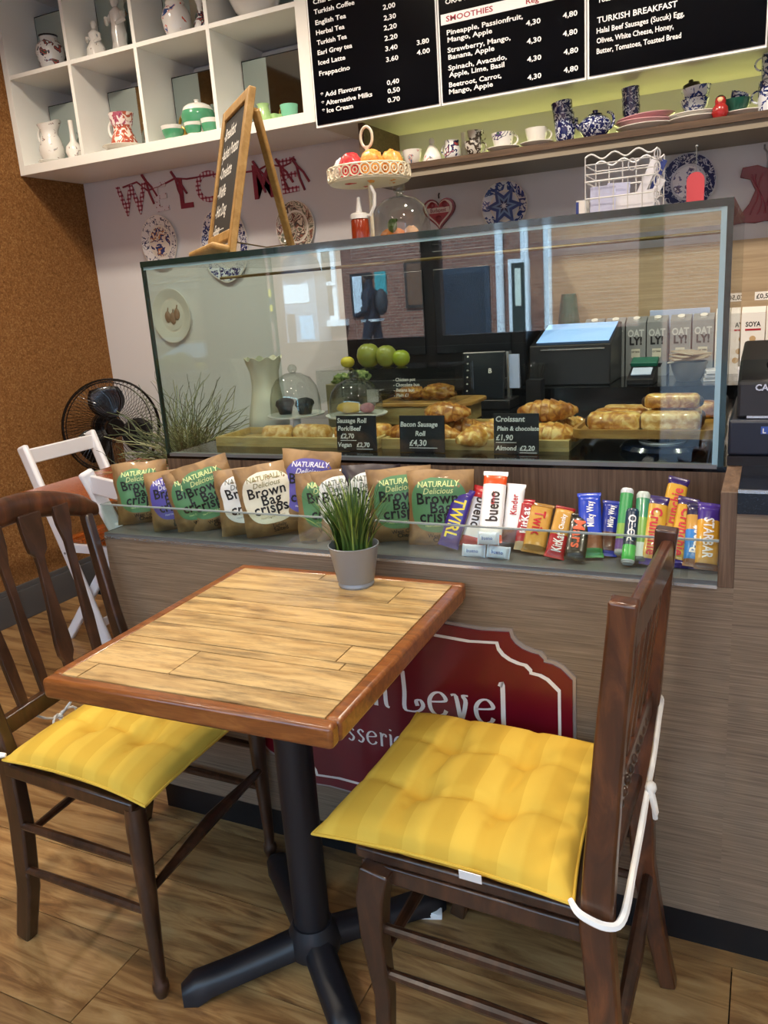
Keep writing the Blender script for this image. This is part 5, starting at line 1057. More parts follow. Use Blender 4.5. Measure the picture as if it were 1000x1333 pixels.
o1, i1 = rounded(bx0, bx1, by0, by1, .03), rounded(bx0+.008, bx1-.008, by0+.008, by1-.008, .024); n_ = len(o1)
MB().add([(x, y, ZB+.010) for x, y in o1]+[(x, y, ZB+.019) for x, y in o1]+[(x, y, ZB+.019) for x, y in i1]+[(x, y, ZB+.010) for x, y in i1], [(k*n_+i, k*n_+(i+1) % n_, (k+1)*n_+(i+1) % n_, (k+1)*n_+i) for k in range(3) for i in range(n_)]).build('rim', BOARDW, sb, smooth=30)
MB().lathe([(0, 0), (.085, 0), (.09, .008), (.082, .016), (.05, .019), (0, .019)], 36, (.045, .43, CT)).build('base', P('scale_navy', '#101a30', .15, coat=.5), st_); MB().lathe([(.032, .0195), (.05, .0195), (.05, .0215), (.032, .0215)], 32, (.045, .43, CT)).build('ring', WHT, st_); MB().lathe([(.014, .019), (.014, .0325), (0, .0325)], 16, (.045, .43, CT)).build('post', BLK, st_)
boxthing('paper_sheet', 'white paper sheet under the sausage rolls on the serving board', 'paper', -.08, .12, .395, .60, ZB+.0101, ZB+.0106, DPAP)
def sroll(label, x, y, z, yaw, m, L=.115, r=.027):
    t = bun('sausage_roll', label, (x, y, z), L, r, yaw, m, group='sausage rolls on the board')
    for s_ in (-1, 1): MB().sph((s_*L*.485, 0, r*.62), (.010, r*.62, r*.55), 14, 8).build('filling', MEAT, t, local=True)
    return t
ZS = ZB+.0108
sroll('browned sausage roll at the front left of the board', pos(800, .44)+.0, .44, ZS, -.05, PAST); sroll('browned sausage roll second in the left row', pos(805, .44), .495, ZS, -.05, PASTD); sroll('pale sausage roll at the back of the left row', pos(808, .44), .55, ZS, -.05, PALEP)
sroll('pale sausage roll on top at the front of the right row', pos(873, .45), .475, ZS+.042, 0, PAST, .115, .022); sroll('seeded sausage roll at the front right of the board', pos(872, .44), .445, ZS, .02, PALEP, .125); sroll('sausage roll under the pale one in the right row', pos(874, .44), .505, ZS, .02, PAST); sroll('dark sausage roll at the back right of the board', pos(893, .5), .61, ZS, .0, PASTD)
# cake domes
def dome(label, x, y, z0, r, h, plate=True):
    t = thing('cake_dome', label, 'dome', (x, y, z0)); k = r/.077
    MB().lathe([(r, 0), (r*.98, h*.35), (r*.88, h*.62), (r*.66, h*.82), (r*.3, h*.93), (r*.1, h*.95)], 36, (x, y, z0)).build('dome', GLD, t); MB().sph((x, y, z0+h*1.03), r*.18, 14, 8).build('knob', GLD, t); return t
d1x = pos(386, .52); d2x = pos(463, .52)
def pedestal(label, x, y, r, z1, m=None):
    t = thing('cake_plate', label, 'plate', (x, y, CT)); z0 = CT
    MB().lathe([(0, 0), (r*.5, 0), (r*.45, .006), (.012, .012), (.011, z1-z0-.012), (r*.4, z1-z0-.008), (r, z1-z0-.004), (r*1.02, z1-z0), (0, z1-z0)], 36, (x, y, z0)).build('plate', m or WHT, t); return t
d1x = at(386, 540, y=.64).x; d2x = at(465, 545, y=.64).x
pedestal('glass cake plate under the left dome', d1x, .64, .084, .98, WHT); pedestal('white cake plate under the right dome', d2x, .64, .088, .98, WHT)
dome('bell-shaped glass dome over two dark muffins', d1x, .64, .9805, .076, .128); dome('glass dome over cakes right of the muffin dome', d2x, .64, .9805, .078, .105)
def muffin(label, x, y, z, m, top):
    t = thing('muffin', label, 'muffin', (x, y, z), group='cakes under the domes'); MB().lathe([(0, 0), (.019, 0), (.025, .026), (0, .026)], 20, (x, y, z), fn=lambda r, zz, a: (r*(1+.04*math.cos(16*a)), zz)).build('case', m, t)
    mb = MB().sph((0, 0, 0), (.029, .029, .018), 18, 10)
    for i, v in enumerate(mb.V): mb.V[i] = v*(1+.12*noise.noise(v*90))
    mb.xf(Matrix.Translation((x, y, z+.030))).build('top', top, t)
CHOC = P('dark_chocolate', '#14151c', .5)
muffin('dark chocolate muffin at the left under the bell dome', d1x-.034, .635, .9808, CHOC, CHOC); muffin('dark chocolate muffin at the right under the bell dome', d1x+.034, .635, .9808, CHOC, CHOC)
lumpy('cake_slice', 'yellow lemon cake slice under the right glass dome', 'cake', (d2x-.02, .635, .998), (.04, .022, .016), P('lemon_cake', '#d8b050', .6), 12, 3, .12); lumpy('cake_slice', 'pink iced cake slice under the right glass dome', 'cake', (d2x+.035, .64, .996), (.022, .02, .014), P('pink_cake', '#b87884', .6), 12, 6, .12)
# ruffled vase
vx = at(350, 540, y=.72).x
vessel('ruffled_vase', 'tall cream vase with ruffled rim and beaded sides inside the case', 'vase', (vx, .72, CT), [(.062, 0), (.065, .006), (.060, .04), (.049, .09), (.043, .13), (.045, .17), (.053, .200), (.058, .212)], P('vase_cream', '#d9d2bc', .35, coat=.2), n=48, fn=lambda r, z, a: (r*(1+(.05*math.cos(8*a) if z > .19 else 0)), z+(.006*math.cos(8*a) if z > .2 else 0)))
# acrylic cover over a board of pastries, fruit behind
ax0, ax1, ay0, ay1, az0, az1 = at(418, 500, y=.62).x+.27, at(562, 500, y=.62).x+.0, .66, .86, .94, 1.115
ax0 = at(480, 500, y=.70).x; ax1 = at(590, 500, y=.72).x
bo2 = thing('bread_board', 'wooden board of pastries under the clear cover at case middle', 'board', ((ax0+ax1)/2, .77, CT))
MB().bx(ax0-.02, ax1+.02, .74, .90, CT, CT+.055).build('riser', TRAYW, bo2, bevel=.004); MB().prism(rounded(ax0-.01, ax1+.045, .732, .90, .03), CT+.055, CT+.066).build('board', BOARDW, bo2, bevel=.002)
lumpy('twisted_pastry', 'twisted nut pastry on the bread board under the clear cover', 'pastry', ((ax0+ax1)/2+.05, .80, CT+.088), (.055, .032, .023), PASTD, 16, 2, .3); lumpy('twisted_pastry', 'flaky pastry at the left of the bread board under the clear cover', 'pastry', ((ax0+ax1)/2-.04, .81, CT+.086), (.05, .035, .021), PASTD, 16, 8, .3)
ac = thing('acrylic_cover', 'clear acrylic box cover with handwritten white list at case middle', 'cover', ((ax0+ax1)/2, .78, CT))
qx0, qx1, qy0, qy1 = at(412, 500, y=.735).x, ax1+.0, .735, .895; qz0, qz1 = CT+.067, at(500, 481, y=.735).z
for a in ((qx0, qx1, qy0, qy0+.003), (qx0, qx1, qy1-.003, qy1), (qx0, qx0+.003, qy0+.003, qy1-.003), (qx1-.003, qx1, qy0+.003, qy1-.003)): MB().bx(*a, qz0, qz1).build('wall', GLC, ac)
MB().bx(qx0, qx1, qy0, qy1, qz1, qz1+.003).build('lid', GLC, ac)
for k, s in enumerate(('- Chicken pot', '- Chocolate bun', '- Banana bun', '- Plain £1')): MB().text(s, .014, (0, 0), yplane((at(512, 500, y=.733).x, .7335, qz1-.035-.015*k)), 'L', .0002, .9, 1, .15).build('chalk_line', CHK, ac, smooth=0)
FRU = {'lemon': P('lemon_yellow', '#cdb93a', .4), 'apple': P('apple_green', '#8c8f3c', .35, coat=.3), 'lime': P('lime_green', '#8f9c28', .35, coat=.3)}
def fruit(lb, u, r, m, rx=1):
    x_ = at(u, 465, y=.80).x; t = thing('fruit', lb, 'fruit', (x_, .80, qz1+.0031), group='fruit on the clear cover'); mb = MB().lathe([(0, -.86), (.3, -.97), (.6, -.85), (.9, -.5), (1, 0), (.9, .5), (.62, .82), (.3, .96), (.08, .88), (0, .84)], 20); mb.xf(Matrix.Translation((x_, .80, qz1+.0031+r*.965)) @ Matrix.Diagonal((r*rx, r, r, 1))).build('flesh', m, t, smooth=60); MB().tube([(x_, .80, qz1+r*1.8), (x_+.003, .80, qz1+r*2.15)], .0015, 6).build('stalk', DKB, t)
fruit('yellow lemon at the left of the fruit row', 452, .017, FRU['lemon'], 1.35); fruit('large green-yellow apple in the fruit row', 480, .036, FRU['apple']); fruit('second green apple half behind the first in the fruit row', 503, .032, FRU['apple']); fruit('bright green lime at the right of the fruit row', 522, .024, FRU['lime'], 1.15)
# salad and sandwich tray beneath the fruit at left
for k, (u, v, lb) in enumerate(((440, 497, 'leafy garnish at the left of the case middle'), (462, 492, 'leafy garnish above the right cake dome'))):
    p = at(u, v, y=.90); lumpy('herb_bunch', lb, 'garnish', (p.x, .93, p.z), (.035, .03, .022), blot('herb_%d' % k, '#5a7038', [(.45, '#8a9a58'), (.6, '#b8b878')], 70, .7, coat=0), 14, k+3, .5)
p = at(452, 520, y=.93); boxthing('sandwich_stand', 'beige stand holding the leafy garnish behind the cake dome', 'stand', p.x-.06, p.x+.06, .90, .96, CT, at(452, 500, y=.90).z, P('stand_beige', '#a89878', .6))
# ------------------------------------------------------------------ back counter things
ZK = .9672
ka, kb = at(447, 400, y=1.36).x, at(684, 400, y=1.36).x; kz = at(560, 312, y=1.36).z
cmx = thing('dark_appliance', 'large black coffee machine in the middle of the back counter behind the glass', 'machine', ((ka+kb)/2, 1.53, ZK))  # black body added as stand-in for an unidentified dark area behind the glass
MB().bx(ka, kb, 1.36, 1.70, ZK, kz).build('body', P('machine_black', '#0b0d12', .3), cmx, bevel=.01); MB().bx(ka+.05, (ka+kb)/2-.02, 1.352, 1.36, ZK+.12, kz-.1).build('panel', P('machine_panel', '#12161d', .25), cmx, bevel=.004); MB().bx((ka+kb)/2+.02, kb-.05, 1.352, 1.36, ZK+.12, kz-.1).build('panel', P('machine_panel', '#12161d'), cmx, bevel=.004); MB().bx(ka+.02, kb-.02, 1.33, 1.36, ZK, ZK+.03).build('base_strip', P('machine_grey2', '#4a4d52', .3, .7), cmx)
OATG = P('oat_carton_grey', '#8e9296', .45); OATB = P('oat_carton_blue', '#a9bcd8', .45)
for k, u in enumerate((774, 801, 828, 855, 885, 914)):
    x_ = at(u, 490, y=1.60).x; m = OATB if k in () else OATG
    t = thing('milk_carton', ('grey oat drink carton half hidden behind the till screen', 'grey oat drink carton, second of the six from the till', 'grey oat drink carton, third from the till', 'grey oat drink carton, fourth from the till behind the card reader', 'grey oat drink carton, fifth from the till', 'grey oat drink carton, last of six beside the case edge')[k], 'carton', (x_, 1.62, ZK), group='oat drink cartons')
    w_ = .0335; MB().bx(-w_, w_, -w_, w_, 0, .185).add([(-w_, -w_, .185), (w_, -w_, .185), (w_, w_, .185), (-w_, w_, .185), (-w_, .005, .205), (w_, .005, .205), (w_, .012, .205), (-w_, .012, .205)], [(0, 1, 5, 4), (2, 3, 7, 6), (4, 5, 6, 7), (1, 2, 6, 5), (3, 0, 4, 7)]).build('carton', m, t, local=True, smooth=0)
    MB().lathe([(.012, 0), (.012, .010), (0, .010)], 14).xf(Matrix.Translation((0, -.010, .193)) @ Matrix.Rotation(.45, 4, 'X')).build('cap', WHT, t, local=True)
    T = yplane((0, -w_-.0006, 0)); MB().text('OAT', .034, (0, .138), T, 'C', .0012, .78).build('lettering', P('oat_pale', '#c8ccce', .5), t, local=True, smooth=0); MB().text('LY!', .038, (0, .110), T, 'C', .0016, .85).build('lettering', BLK, t, local=True, smooth=0)
    MB().prism([(-.015, .065), (.015, .065), (.015, .095), (-.015, .095)], -.0004, .0002, T).build('label_patch', P('oat_cream', '#d8d6c8', .5), t, local=True, smooth=0); MB().text('OAT DRINK', .0085, (0, .082), yplane((0, -w_-.0012, 0)), 'C', .0002, .6).build('lettering', BLK, t, local=True, smooth=0); MB().prism([(-.012, .065), (.012, .065), (0, .050)], -.0004, .0001, T).build('arrow', P('oat_cream', '#d8d6c8'), t, local=True, smooth=0)
    MB().lathe([(0, 0), (.014, .0), (.020, .014), (0, .014)], 16).xf(T @ Matrix.Translation((0, .030, .0)) @ Matrix.Diagonal((1, 1, .02, 1)) @ Matrix.Rotation(-PI/2, 4, 'X')).build('cup_print', BLK, t, local=True, smooth=0)
for k, (u, lb) in enumerate(((945, 'white milk carton behind the case edge'), (978, 'white soya drink carton right of the case'), (1010, 'white carton cut off at the right edge'))):
    x_ = at(u, 480, y=1.60).x; t = thing('milk_carton', lb, 'carton', (x_, 1.62, ZK)); w_ = .036
    MB().bx(-w_, w_, -w_, w_, 0, .200).add([(-w_, -w_, .2), (w_, -w_, .2), (w_, w_, .2), (-w_, w_, .2), (-w_, 0, .218), (w_, 0, .218)], [(0, 1, 5, 4), (2, 3, 4, 5), (1, 2, 5), (3, 0, 4)]).build('carton', WHT, t, local=True, smooth=0)
    T = yplane((0, -w_-.0006, 0)); MB().text('SOYA' if k else 'OAT', .022, (0, .155), T, 'C', .0006, .8).build('lettering', BLK, t, local=True, smooth=0); MB().bx(-.024, .024, -w_-.0008, -w_, .142, .148).build('red_band', P('soya_red', '#b02030', .5), t, local=True, smooth=0)
    for j, (dx, dz) in enumerate(((0, .115), (-.014, .085), (.008, .075), (-.002, .05), (.018, .045))): MB().disc((0, 0, 0), .010, 14).xf(T @ Matrix.Translation((dx, dz, .0002))).build('bean_print', P('bean_beige', '#c4a478', .5), t, local=True, smooth=0)
# menu sheet leaning above the cartons
p = at(885, 405, y=1.68); boxthing('blue_card', 'pale blue card standing behind the last oat cartons', 'card', p.x-.10, p.x+.10, 1.675, 1.679, ZK, at(885, 402, y=1.68).z, P('card_blue', '#b4c4e8', .5))
# till
tx0, tx1 = at(692, 470, y=1.38).x, at(797, 470, y=1.38).x; tl = thing('till_terminal', 'black till terminal with a glowing blue touch screen on the back counter', 'till', ((tx0+tx1)/2, 1.45, ZK))
zl, zh = ZK+.135, ZK+.195
MB().prism([(1.34, ZK), (1.575, ZK), (1.575, zh), (1.36, zl)], 0, tx1-tx0, Matrix(((0, 0, 1, tx0), (1, 0, 0, 0), (0, 1, 0, 0), (0, 0, 0, 1)))).build('body', P('till_black', '#111216', .35), tl, smooth=0, bevel=.004)
sl = Vector((0, .215, zh-zl)).normalized(); TS = frame((tx0+.02, 1.375, zl+.0075), (1, 0, 0), Vector((0, -sl.z, sl.y)))
MB().bx(0, tx1-tx0-.03, 0, .19, 0, .002).xf(TS).build('screen', P('till_screen', '#9cc4f4', .2, emit='#8fbcf6', estr=.9), tl, smooth=0); MB().bx(tx0+.04, tx1-.02, 1.352, 1.36, ZK+.118, ZK+.122).build('trim', SILV, tl)
# card reader, bowl of napkins, books, bits
cx_ = at(836, 490, y=1.36).x; cr = thing('card_reader', 'dark card reader with teal cover in front of the oat cartons', 'card reader', (cx_, 1.36, ZK))
MB().prism([(1.31, ZK), (1.42, ZK), (1.42, ZK+.055), (1.31, ZK+.020)], 0, .085, Matrix(((0, 0, 1, cx_-.042), (1, 0, 0, 0), (0, 1, 0, 0), (0, 0, 0, 1)))).build('body', BLK, cr, smooth=0, bevel=.003)
MB().box((cx_, 1.355, ZK+.040), (.062, .055, .003), (.31, 0, 0)).build('screen', P('reader_screen', '#b8c8e0', .2, emit='#b8c8e0', estr=.25), cr); MB().box((cx_, 1.425, ZK+.064), (.085, .05, .016), (.31, 0, 0)).build('cover', P('reader_teal', '#1f6a58', .4), cr, bevel=.003)
bx_ = at(896, 480, y=1.40).x; vessel('napkin_bowl', 'grey bowl heaped with folded cloths by the cartons', 'bowl', (bx_, 1.42, ZK), [(.036, 0), (.04, .005), (.052, .035), (.058, .062)], P('bowl_grey', '#6e6a64', .5))
for k in range(4): MB().box((bx_-.006+.004*k, 1.42, ZK+.066+.008*k), (.115-.008*k, .09, .007), (.05*(k-1), -.12+.05*k, .3*k)).build('folded_cloth', P('cloth_grey', '#a49c8c', .8), None, label=('lowest folded grey cloth in the grey bowl', 'second folded grey cloth in the grey bowl', 'third folded grey cloth in the grey bowl', 'top folded grey cloth in the grey bowl')[k], cat='cloth', group='cloths in the grey bowl', bevel=.003)
px2 = at(945, 487, y=1.40).x
for k in range(3): MB().box((px2, 1.42, ZK+.006+.012*k), (.13, .09, .011), (0, 0, .1*k)).build('paper_pad', PAP, None, label=('lowest pad of white paper beside the register', 'middle pad of white paper beside the register', 'top pad of white paper beside the register')[k], cat='paper', group='paper pads', bevel=.001)
vx2 = at(735, 440, y=1.58).x; vessel('green_vase', 'dark green tapering vase against the laminate wall behind the till', 'vase', (vx2, 1.655, ZK), [(.046, 0), (.048, .004), (.042, .18), (.028, at(735, 383, y=1.62).z-ZK-.008), (.026, at(735, 383, y=1.62).z-ZK)], P('vase_green', '#1c5a46', .3, coat=.3))
# tablet, phone stand, receipt printer near the middle
ta = at(600, 500, y=1.05); tb = thing('tablet', 'dark order tablet on a stand between the trays and the till', 'tablet', (ta.x+.06, 1.06, CT)); cz_ = at(625, 505, y=1.05).z
tw = at(655, 500, y=1.05).x-ta.x; Tt = yplane((ta.x, 1.05, CT+.03), .08, .25)
MB().bx(0, tw, 0, .155, -.008, 0).xf(Tt).build('body', P('tablet_body', '#0f1116', .3), tb, bevel=.004, smooth=0); MB().bx(.006, tw-.006, .006, .149, 0, .0006).xf(Tt).build('screen', P('tablet_screen', '#141922', .12, coat=.4), tb, smooth=0)
for k in range(6): MB().disc((.018, .03+.022*k, .001), .003, 10).xf(Tt).build('icon', CHK, tb, smooth=0)
MB().text('B', .022, (tw*.62, .085), Tt @ Matrix.Translation((0, 0, .0012)), 'L').build('icon', CHK, tb, smooth=0)
MB().bx(ta.x, ta.x+tw+.02, 1.05, 1.16, CT, CT+.03).build('stand', BLK, tb, bevel=.003)
ph = at(668, 500, y=1.10).x; pr_ = thing('phone_stand', 'white framed card stand with blue panel beside the tablet', 'stand', (ph, 1.12, CT)); MB().bx(ph-.02, ph-.012, 1.10, 1.13, CT, at(665, 470, y=1.1).z+.03).build('post', SILV, pr_); MB().bx(ph-.012, ph+.018, 1.11, 1.12, CT+.06, at(665, 470, y=1.1).z+.02).build('panel', P('card_blue', '#b4c4e8'), pr_)
gx = at(696, 480, y=1.20).x; gb = thing('glass_bowl', 'small cut glass bowl on a black holder beside the till', 'bowl', (gx, 1.20, CT)); MB().bx(gx-.025, gx+.025, 1.18, 1.23, CT, at(690, 510, y=1.2).z+.04).build('holder', BLK, gb); MB().lathe([(.02, 0), (.025, .003), (.042, .045), (.044, .048)], 20, (gx, 1.205, at(690, 510, y=1.2).z+.041)).build('bowl', GLC, gb)
boxthing('service_ledge', 'dark worktop ledge behind the display case floor', 'ledge', XL+.05, .2, .885, 1.26, .86, CT-.0005, BLKG)
# ------------------------------------------------------------------ cash register on the granite worktop
rg0 = at(946, 608, z=.944); RXn, RYn = .186, rg0.y+.015
cg = thing('cash_register', 'navy and black cash register cut off by the right edge', 'cash register', (RXn+.16, RYn+.18, .944)); NAVY = P('register_navy', '#1a2233', .4); RBK = P('register_black', '#101116', .4)
MB().bx(RXn, RXn+.33, RYn, RYn+.36, .944, .962).build('drawer_foot', RBK, cg); MB().bx(RXn, RXn+.33, RYn, RYn+.36, .962, 1.03).build('drawer', NAVY, cg, bevel=.006); MB().prism([(RYn+.012, 1.03), (RYn+.34, 1.03), (RYn+.34, 1.15), (RYn+.10, 1.13), (RYn+.02, 1.098)], 0, .30, Matrix(((0, 0, 1, RXn+.012), (1, 0, 0, 0), (0, 1, 0, 0), (0, 0, 0, 1)))).build('body', RBK, cg, bevel=.006, smooth=0)
MB().text('CASIO', .016, (0, 0), yplane((RXn+.042, RYn+.0135, 1.082), 0, .0), 'L', .0005).build('lettering', SILV, cg, smooth=0)
MB().bx(RXn+.055, RXn+.085, RYn-.0008, RYn, 1.004, 1.018).build('badge', P('badge_blue', '#3a5ab0', .4), cg, smooth=0); MB().text('L', .012, (0, 0), yplane((RXn+.058, RYn-.001, 1.006)), 'L', .0004).build('badge_letter', WHT, cg, smooth=0); MB().bx(RXn+.03, RXn+.28, RYn+.008, RYn+.014, 1.032, 1.036).build('trim', SILV, cg)
MB().sph((RXn+.07, RYn+.05, 1.125), (.012, .010, .012), 12, 8).build('key_knob', RBK, cg)
# ------------------------------------------------------------------ crisp bags on the snack shelf
SZ0 = .7865
KRAFT = blot('kraft_paper', '#664a2c', [(.4, '#80613c'), (.6, '#947348')], 30, .5, interp='LINEAR', coat=.1, detail=3, bmp=.25)
LAB = {'green': P('label_green', '#548558', .5), 'purple': P('label_purple', '#5b52a4', .5), 'cream': P('label_cream', '#e2ddc6', .5), 'white': P('label_white', '#e6e6e0', .5), 'dark': P('label_black', '#1f1620', .5)}
INK = P('print_black', '#141210', .5); SCR = {'green': P('script_lime', '#d2de98', .5), 'purple': P('script_white', '#e8e6f0', .5), 'cream': P('script_olive', '#8a8458', .5), 'white': P('script_grey', '#6a7064', .5)}
def bag(label, pos_, yaw, roll, col, w=.142, h=.165, lean=.10, flav=('West Country', 'Cheddar'), seed=0, T=.026, kraft=None):
    t = thing('crisp_bag', label, 'crisp bag', pos_, (0, 0, yaw), 'crisp bags on the snack shelf'); rgs = seed*3.7
    Lm = Matrix.Rotation(roll, 4, 'Y') @ Matrix.Rotation(-lean, 4, 'X')
    def th(u, v):
        a = (1-abs(2*u-1)**2.6); b_ = max(0, min(1, v/.16))**.5*max(0, min(1, (1-v)/.2))**.75
        return T*a**.55*b_*(1+.22*noise.noise((u*3+rgs, v*3, rgs)))+.0012+.0022*noise.noise((u*9+rgs, v*8, 2))*b_
    def sidex(u, v): return (u-.5)*w*(1-.05*math.sin(PI*v))+.004*noise.noise((v*4+rgs, 0, 1))
    def S(u, v, off, s): 
        fold = .006*math.sin(u*7+rgs)*max(0, v-.86)*7
        return Lm @ Vector((sidex(u, v), s*(th(u, v)+off)+fold, v*h+.003*noise.noise((u*3+rgs, 5, v))*(v > .9)))
    nu, nv = 16, 20; mb = MB()
    for s in (-1, 1):
        vs = [S(i/nu, j/nv, 0, s) for j in range(nv+1) for i in range(nu+1)]
        mb.add(vs, [((j*(nu+1)+i, j*(nu+1)+i+1, (j+1)*(nu+1)+i+1, (j+1)*(nu+1)+i)[::-s]) for j in range(nv) for i in range(nu)])
    mb.build('bag', kraft or KRAFT, t, local=True, smooth=50)
    P_ = lambda off: (lambda x, y: S(x/w+.5, y/h, off, -1))
    # label: rounded oval
    lm = MB(); nr, na = 7, 36; cx, cy, rx, ry = 0, h*.55, w*.43, h*.355; vs = [P_(.0007)(cx, cy)]; fs = []
    for i in range(1, nr+1):
        for j in range(na):
            a = 2*PI*j/na; ca, sa_ = math.cos(a), math.sin(a); e = 2/2.7
            vs.append(P_(.0007)(cx+rx*i/nr*math.copysign(abs(ca)**e, ca), cy+ry*i/nr*math.copysign(abs(sa_)**e, sa_)))
            q = (j+1) % na
            if i == 1: fs.append((0, 1+j, 1+q))
            else: fs.append((1+(i-2)*na+j, 1+(i-1)*na+j, 1+(i-1)*na+q, 1+(i-2)*na+q))
    lm.add(vs, fs).build('label', LAB[col], t, local=True, smooth=60)
    k = w/.142; fn = P_(.0017)
    sc = SCR.get(col, SCR['purple'])
    for s, x, y, sz, b_, sh, sp, m in (('NATURALLY', 0, .795, .0165, .0002, .1, .95, sc), ('Delicious', 0, .705, .0175, .0002, .25, 1, sc), ('Brown', -.002, .575, .033, .0006, 0, 1.06, INK), ('Bag', .006, .455, .033, .0006, 0, 1.06, INK), ('crisps', .0, .34, .034, .0007, 0, 1.06, INK), ('Hand Cooked in Devon', 0, .275, .006, .0, 0, 1, sc), (flav[0], .012, .135, .012, .0002, 0, 1, INK), (flav[1], .012, .07, .014, .0004, 0, 1, INK)):
        vv, _ = textdata(s, sz, b_, sp, sh); wd = max(v[0] for v in vv)-min(v[0] for v in vv); mx = (.096 if len(s) < 10 else .085)
        m_ = MB().text(s, sz, (x*k, y*h), None, 'C', b_, min(1, mx/wd)*k, sp, sh, fn=fn, rot=.04); m_.build('lettering', m, t, local=True, smooth=0)
    return t
def bagpos(u, w, yaw, y=.045, v=655):
    l = at(u, v, y=y); return (l.x+w/2*math.cos(yaw), y+w/2*math.sin(yaw), SZ0)
NAMES = ['green label crisp bag at the far left of the snack shelf', 'purple label crisp bag second from the left', 'green label crisp bag half hidden, third from the left', 'tilted green label crisp bag leaning right, fourth from the left', 'white label crisp bag, fifth from the left', 'cream label crisp bag, sixth from the left beside the raised purple one', 'raised purple label crisp bag tilted to the right', 'green label crisp bag just right of the raised purple one', 'white label crisp bag left of the grass pot', 'dark topped crisp bag behind the potted grass', 'green label crisp bag right of the potted grass, second from the right', 'green label crisp bag seen square on, rightmost of the bags']
DARKK = P('bag_plum', '#241722', .4)
B_ = [(150, .135, 34, 0, 'green', .06, .155, 0), (195, .12, 36, 4, 'purple', .035, .145, 0), (226, .135, 36, 8, 'green', .045, .15, 0), (246, .14, 34, 14, 'green', .06, .168, 0), (284, .135, 36, 2, 'white', .035, .155, 0), (316, .14, 34, 6, 'cream', .04, .165, 0), (357, .135, 28, -9, 'purple', .085, .175, .012), (384, .135, 36, -2, 'green', .035, .15, 0), (408, .135, 36, 2, 'white', .05, .155, 0), (442, .13, 32, -4, 'dark', .075, .16, 0), (480, .14, 26, 1, 'green', .07, .158, 0), (529, .142, 10, 0, 'green', .075, .158, 0)]
for i, (u, w_, yw, rl, c_, y_, h_, dz) in enumerate(B_):
    p = bagpos(u, w_, R(yw), y_); fl = {'green': ('West Country', 'Cheddar'), 'purple': ('Roasted', '& Salted'), 'cream': ('Lightly', 'Salted'), 'white': ('Lightly', 'Salted'), 'dark': ('Lightly', 'Salted')}[c_]
    bag(NAMES[i], (p[0], p[1], SZ0+dz), R(yw), R(-rl), c_ if c_ != 'dark' else 'white', w_, h_, .12, fl, i+1, kraft=DARKK if c_ == 'dark' else None)
# ------------------------------------------------------------------ chocolate bars
def cm(h, r=.28): return P('wrap_'+h[1:], h, r, coat=.3)
def bar(name, label, b0, b1, w, bands, words, y0=.085, y1=.16, th=.009, tube=False, crimp=True, seed=0, ends=None):
    """wrapped bar from its bottom pixel to its top pixel; bands: (start, end, colour); words: (text, centre, size, colour, direction)"""
    A, B = at(*b0, y=y0), at(*b1, y=y1)
    if A.z < SZ0+.004: A.z = SZ0+.004
    w *= 1.2; L = (B-A).length; T = frame(A, B-A, (.22, -1, .35)); t = thing(name, label, 'chocolate bar' if not tube else 'sweet roll', A, group='sweets on the snack shelf')
    t.matrix_world = T
    n = 26; k = 14 if not tube else 18; rgs = seed*2.3+len(label)
    def prof(s):
        if tube: return w/2*(.82 if s < .02 or s > .98 else 1), w/2*(.82 if s < .02 or s > .98 else 1)
        c = .085 if crimp else .03; e = min(s, 1-s)/c; ez = min(1, max(0, e-.55)/.9); return w/2*(1 if e < .75 else .94)*(1+.02*noise.noise((s*6, rgs, 0))), max(.0008, th*math.sqrt(ez) if ez > 0 else .0008)*(1+.15*noise.noise((s*7, rgs, 4)))
    def pt(s, a, off=0):
        hw, ht = prof(s); ca, sa_ = math.cos(a), math.sin(a); e = .75
        return Vector((s*L, hw*math.copysign(abs(ca)**e, ca), (ht+off)*math.copysign(abs(sa_)**e, sa_)+(.0012*math.sin(a*9+s*40) if False else 0)))
    cuts = sorted({b for a_, b_, _ in bands for b in (a_, b_)}); 
    for a_, b_, c_ in bands:
        m_ = max(3, int(n*(b_-a_))); vs = []; fs = []
        for i in range(m_+1):
            s = a_+(b_-a_)*i/m_
            for j in range(k): vs.append(pt(s, 2*PI*j/k))
            if i:
                for j in range(k): q = (j+1) % k; fs.append((k*i-k+j, k*i-k+q, k*i+q, k*i+j))
        if a_ <= 0: fs.append(tuple(range(k-1, -1, -1)))
        if b_ >= 1: fs.append(tuple(m_*k+j for j in range(k)))
        MB().add(vs, fs).build('wrapper', cm(c_), t, local=True, smooth=50)
    def fn(x, y):
        s = x/L; hw, ht = prof(s); q = max(-.98, min(.98, y/hw)); z = ht*math.sqrt(1-q*q) if tube else ht*(1-abs(q)**2.7)**(1/2.7); return Vector((x, y, z+.0010))
    for wd in words:
        s, c, sz, colr, dr = wd[:5]; bold = min(wd[5] if len(wd) > 5 else .0008, sz*.022); mxl = wd[6] if len(wd) > 6 else None
        vv, _ = textdata(s, sz, bold, 1.06); wl = max(v[0] for v in vv)-min(v[0] for v in vv); hh = sz*.36
        sx_ = 1 if not mxl else mxl*L/wl
        MB().text(s, sz, (c*L, -hh if dr > 0 else hh), None, 'C', bold, sx_, 1.06, .0, fn=fn, rot=0 if dr > 0 else PI).build('lettering', cm(colr, .5), t, local=True, smooth=0)
    return t
W, RD, OR, PU, YE, GD, BL, BK, GN = '#eceaea', '#b01c24', '#e0511c', '#3c2480', '#f0d428', '#c09040', '#1f3fb4', '#17130f', '#3f9a58'
bar('chocolate_bar', 'purple chocolate bar with big yellow letters leaning beside the last crisp bag', (583, 712), (606, 636), .036, [(0, 1, PU)], [('TWIRL', .48, .034, YE, -1, .0012, .66)], .05, .10)
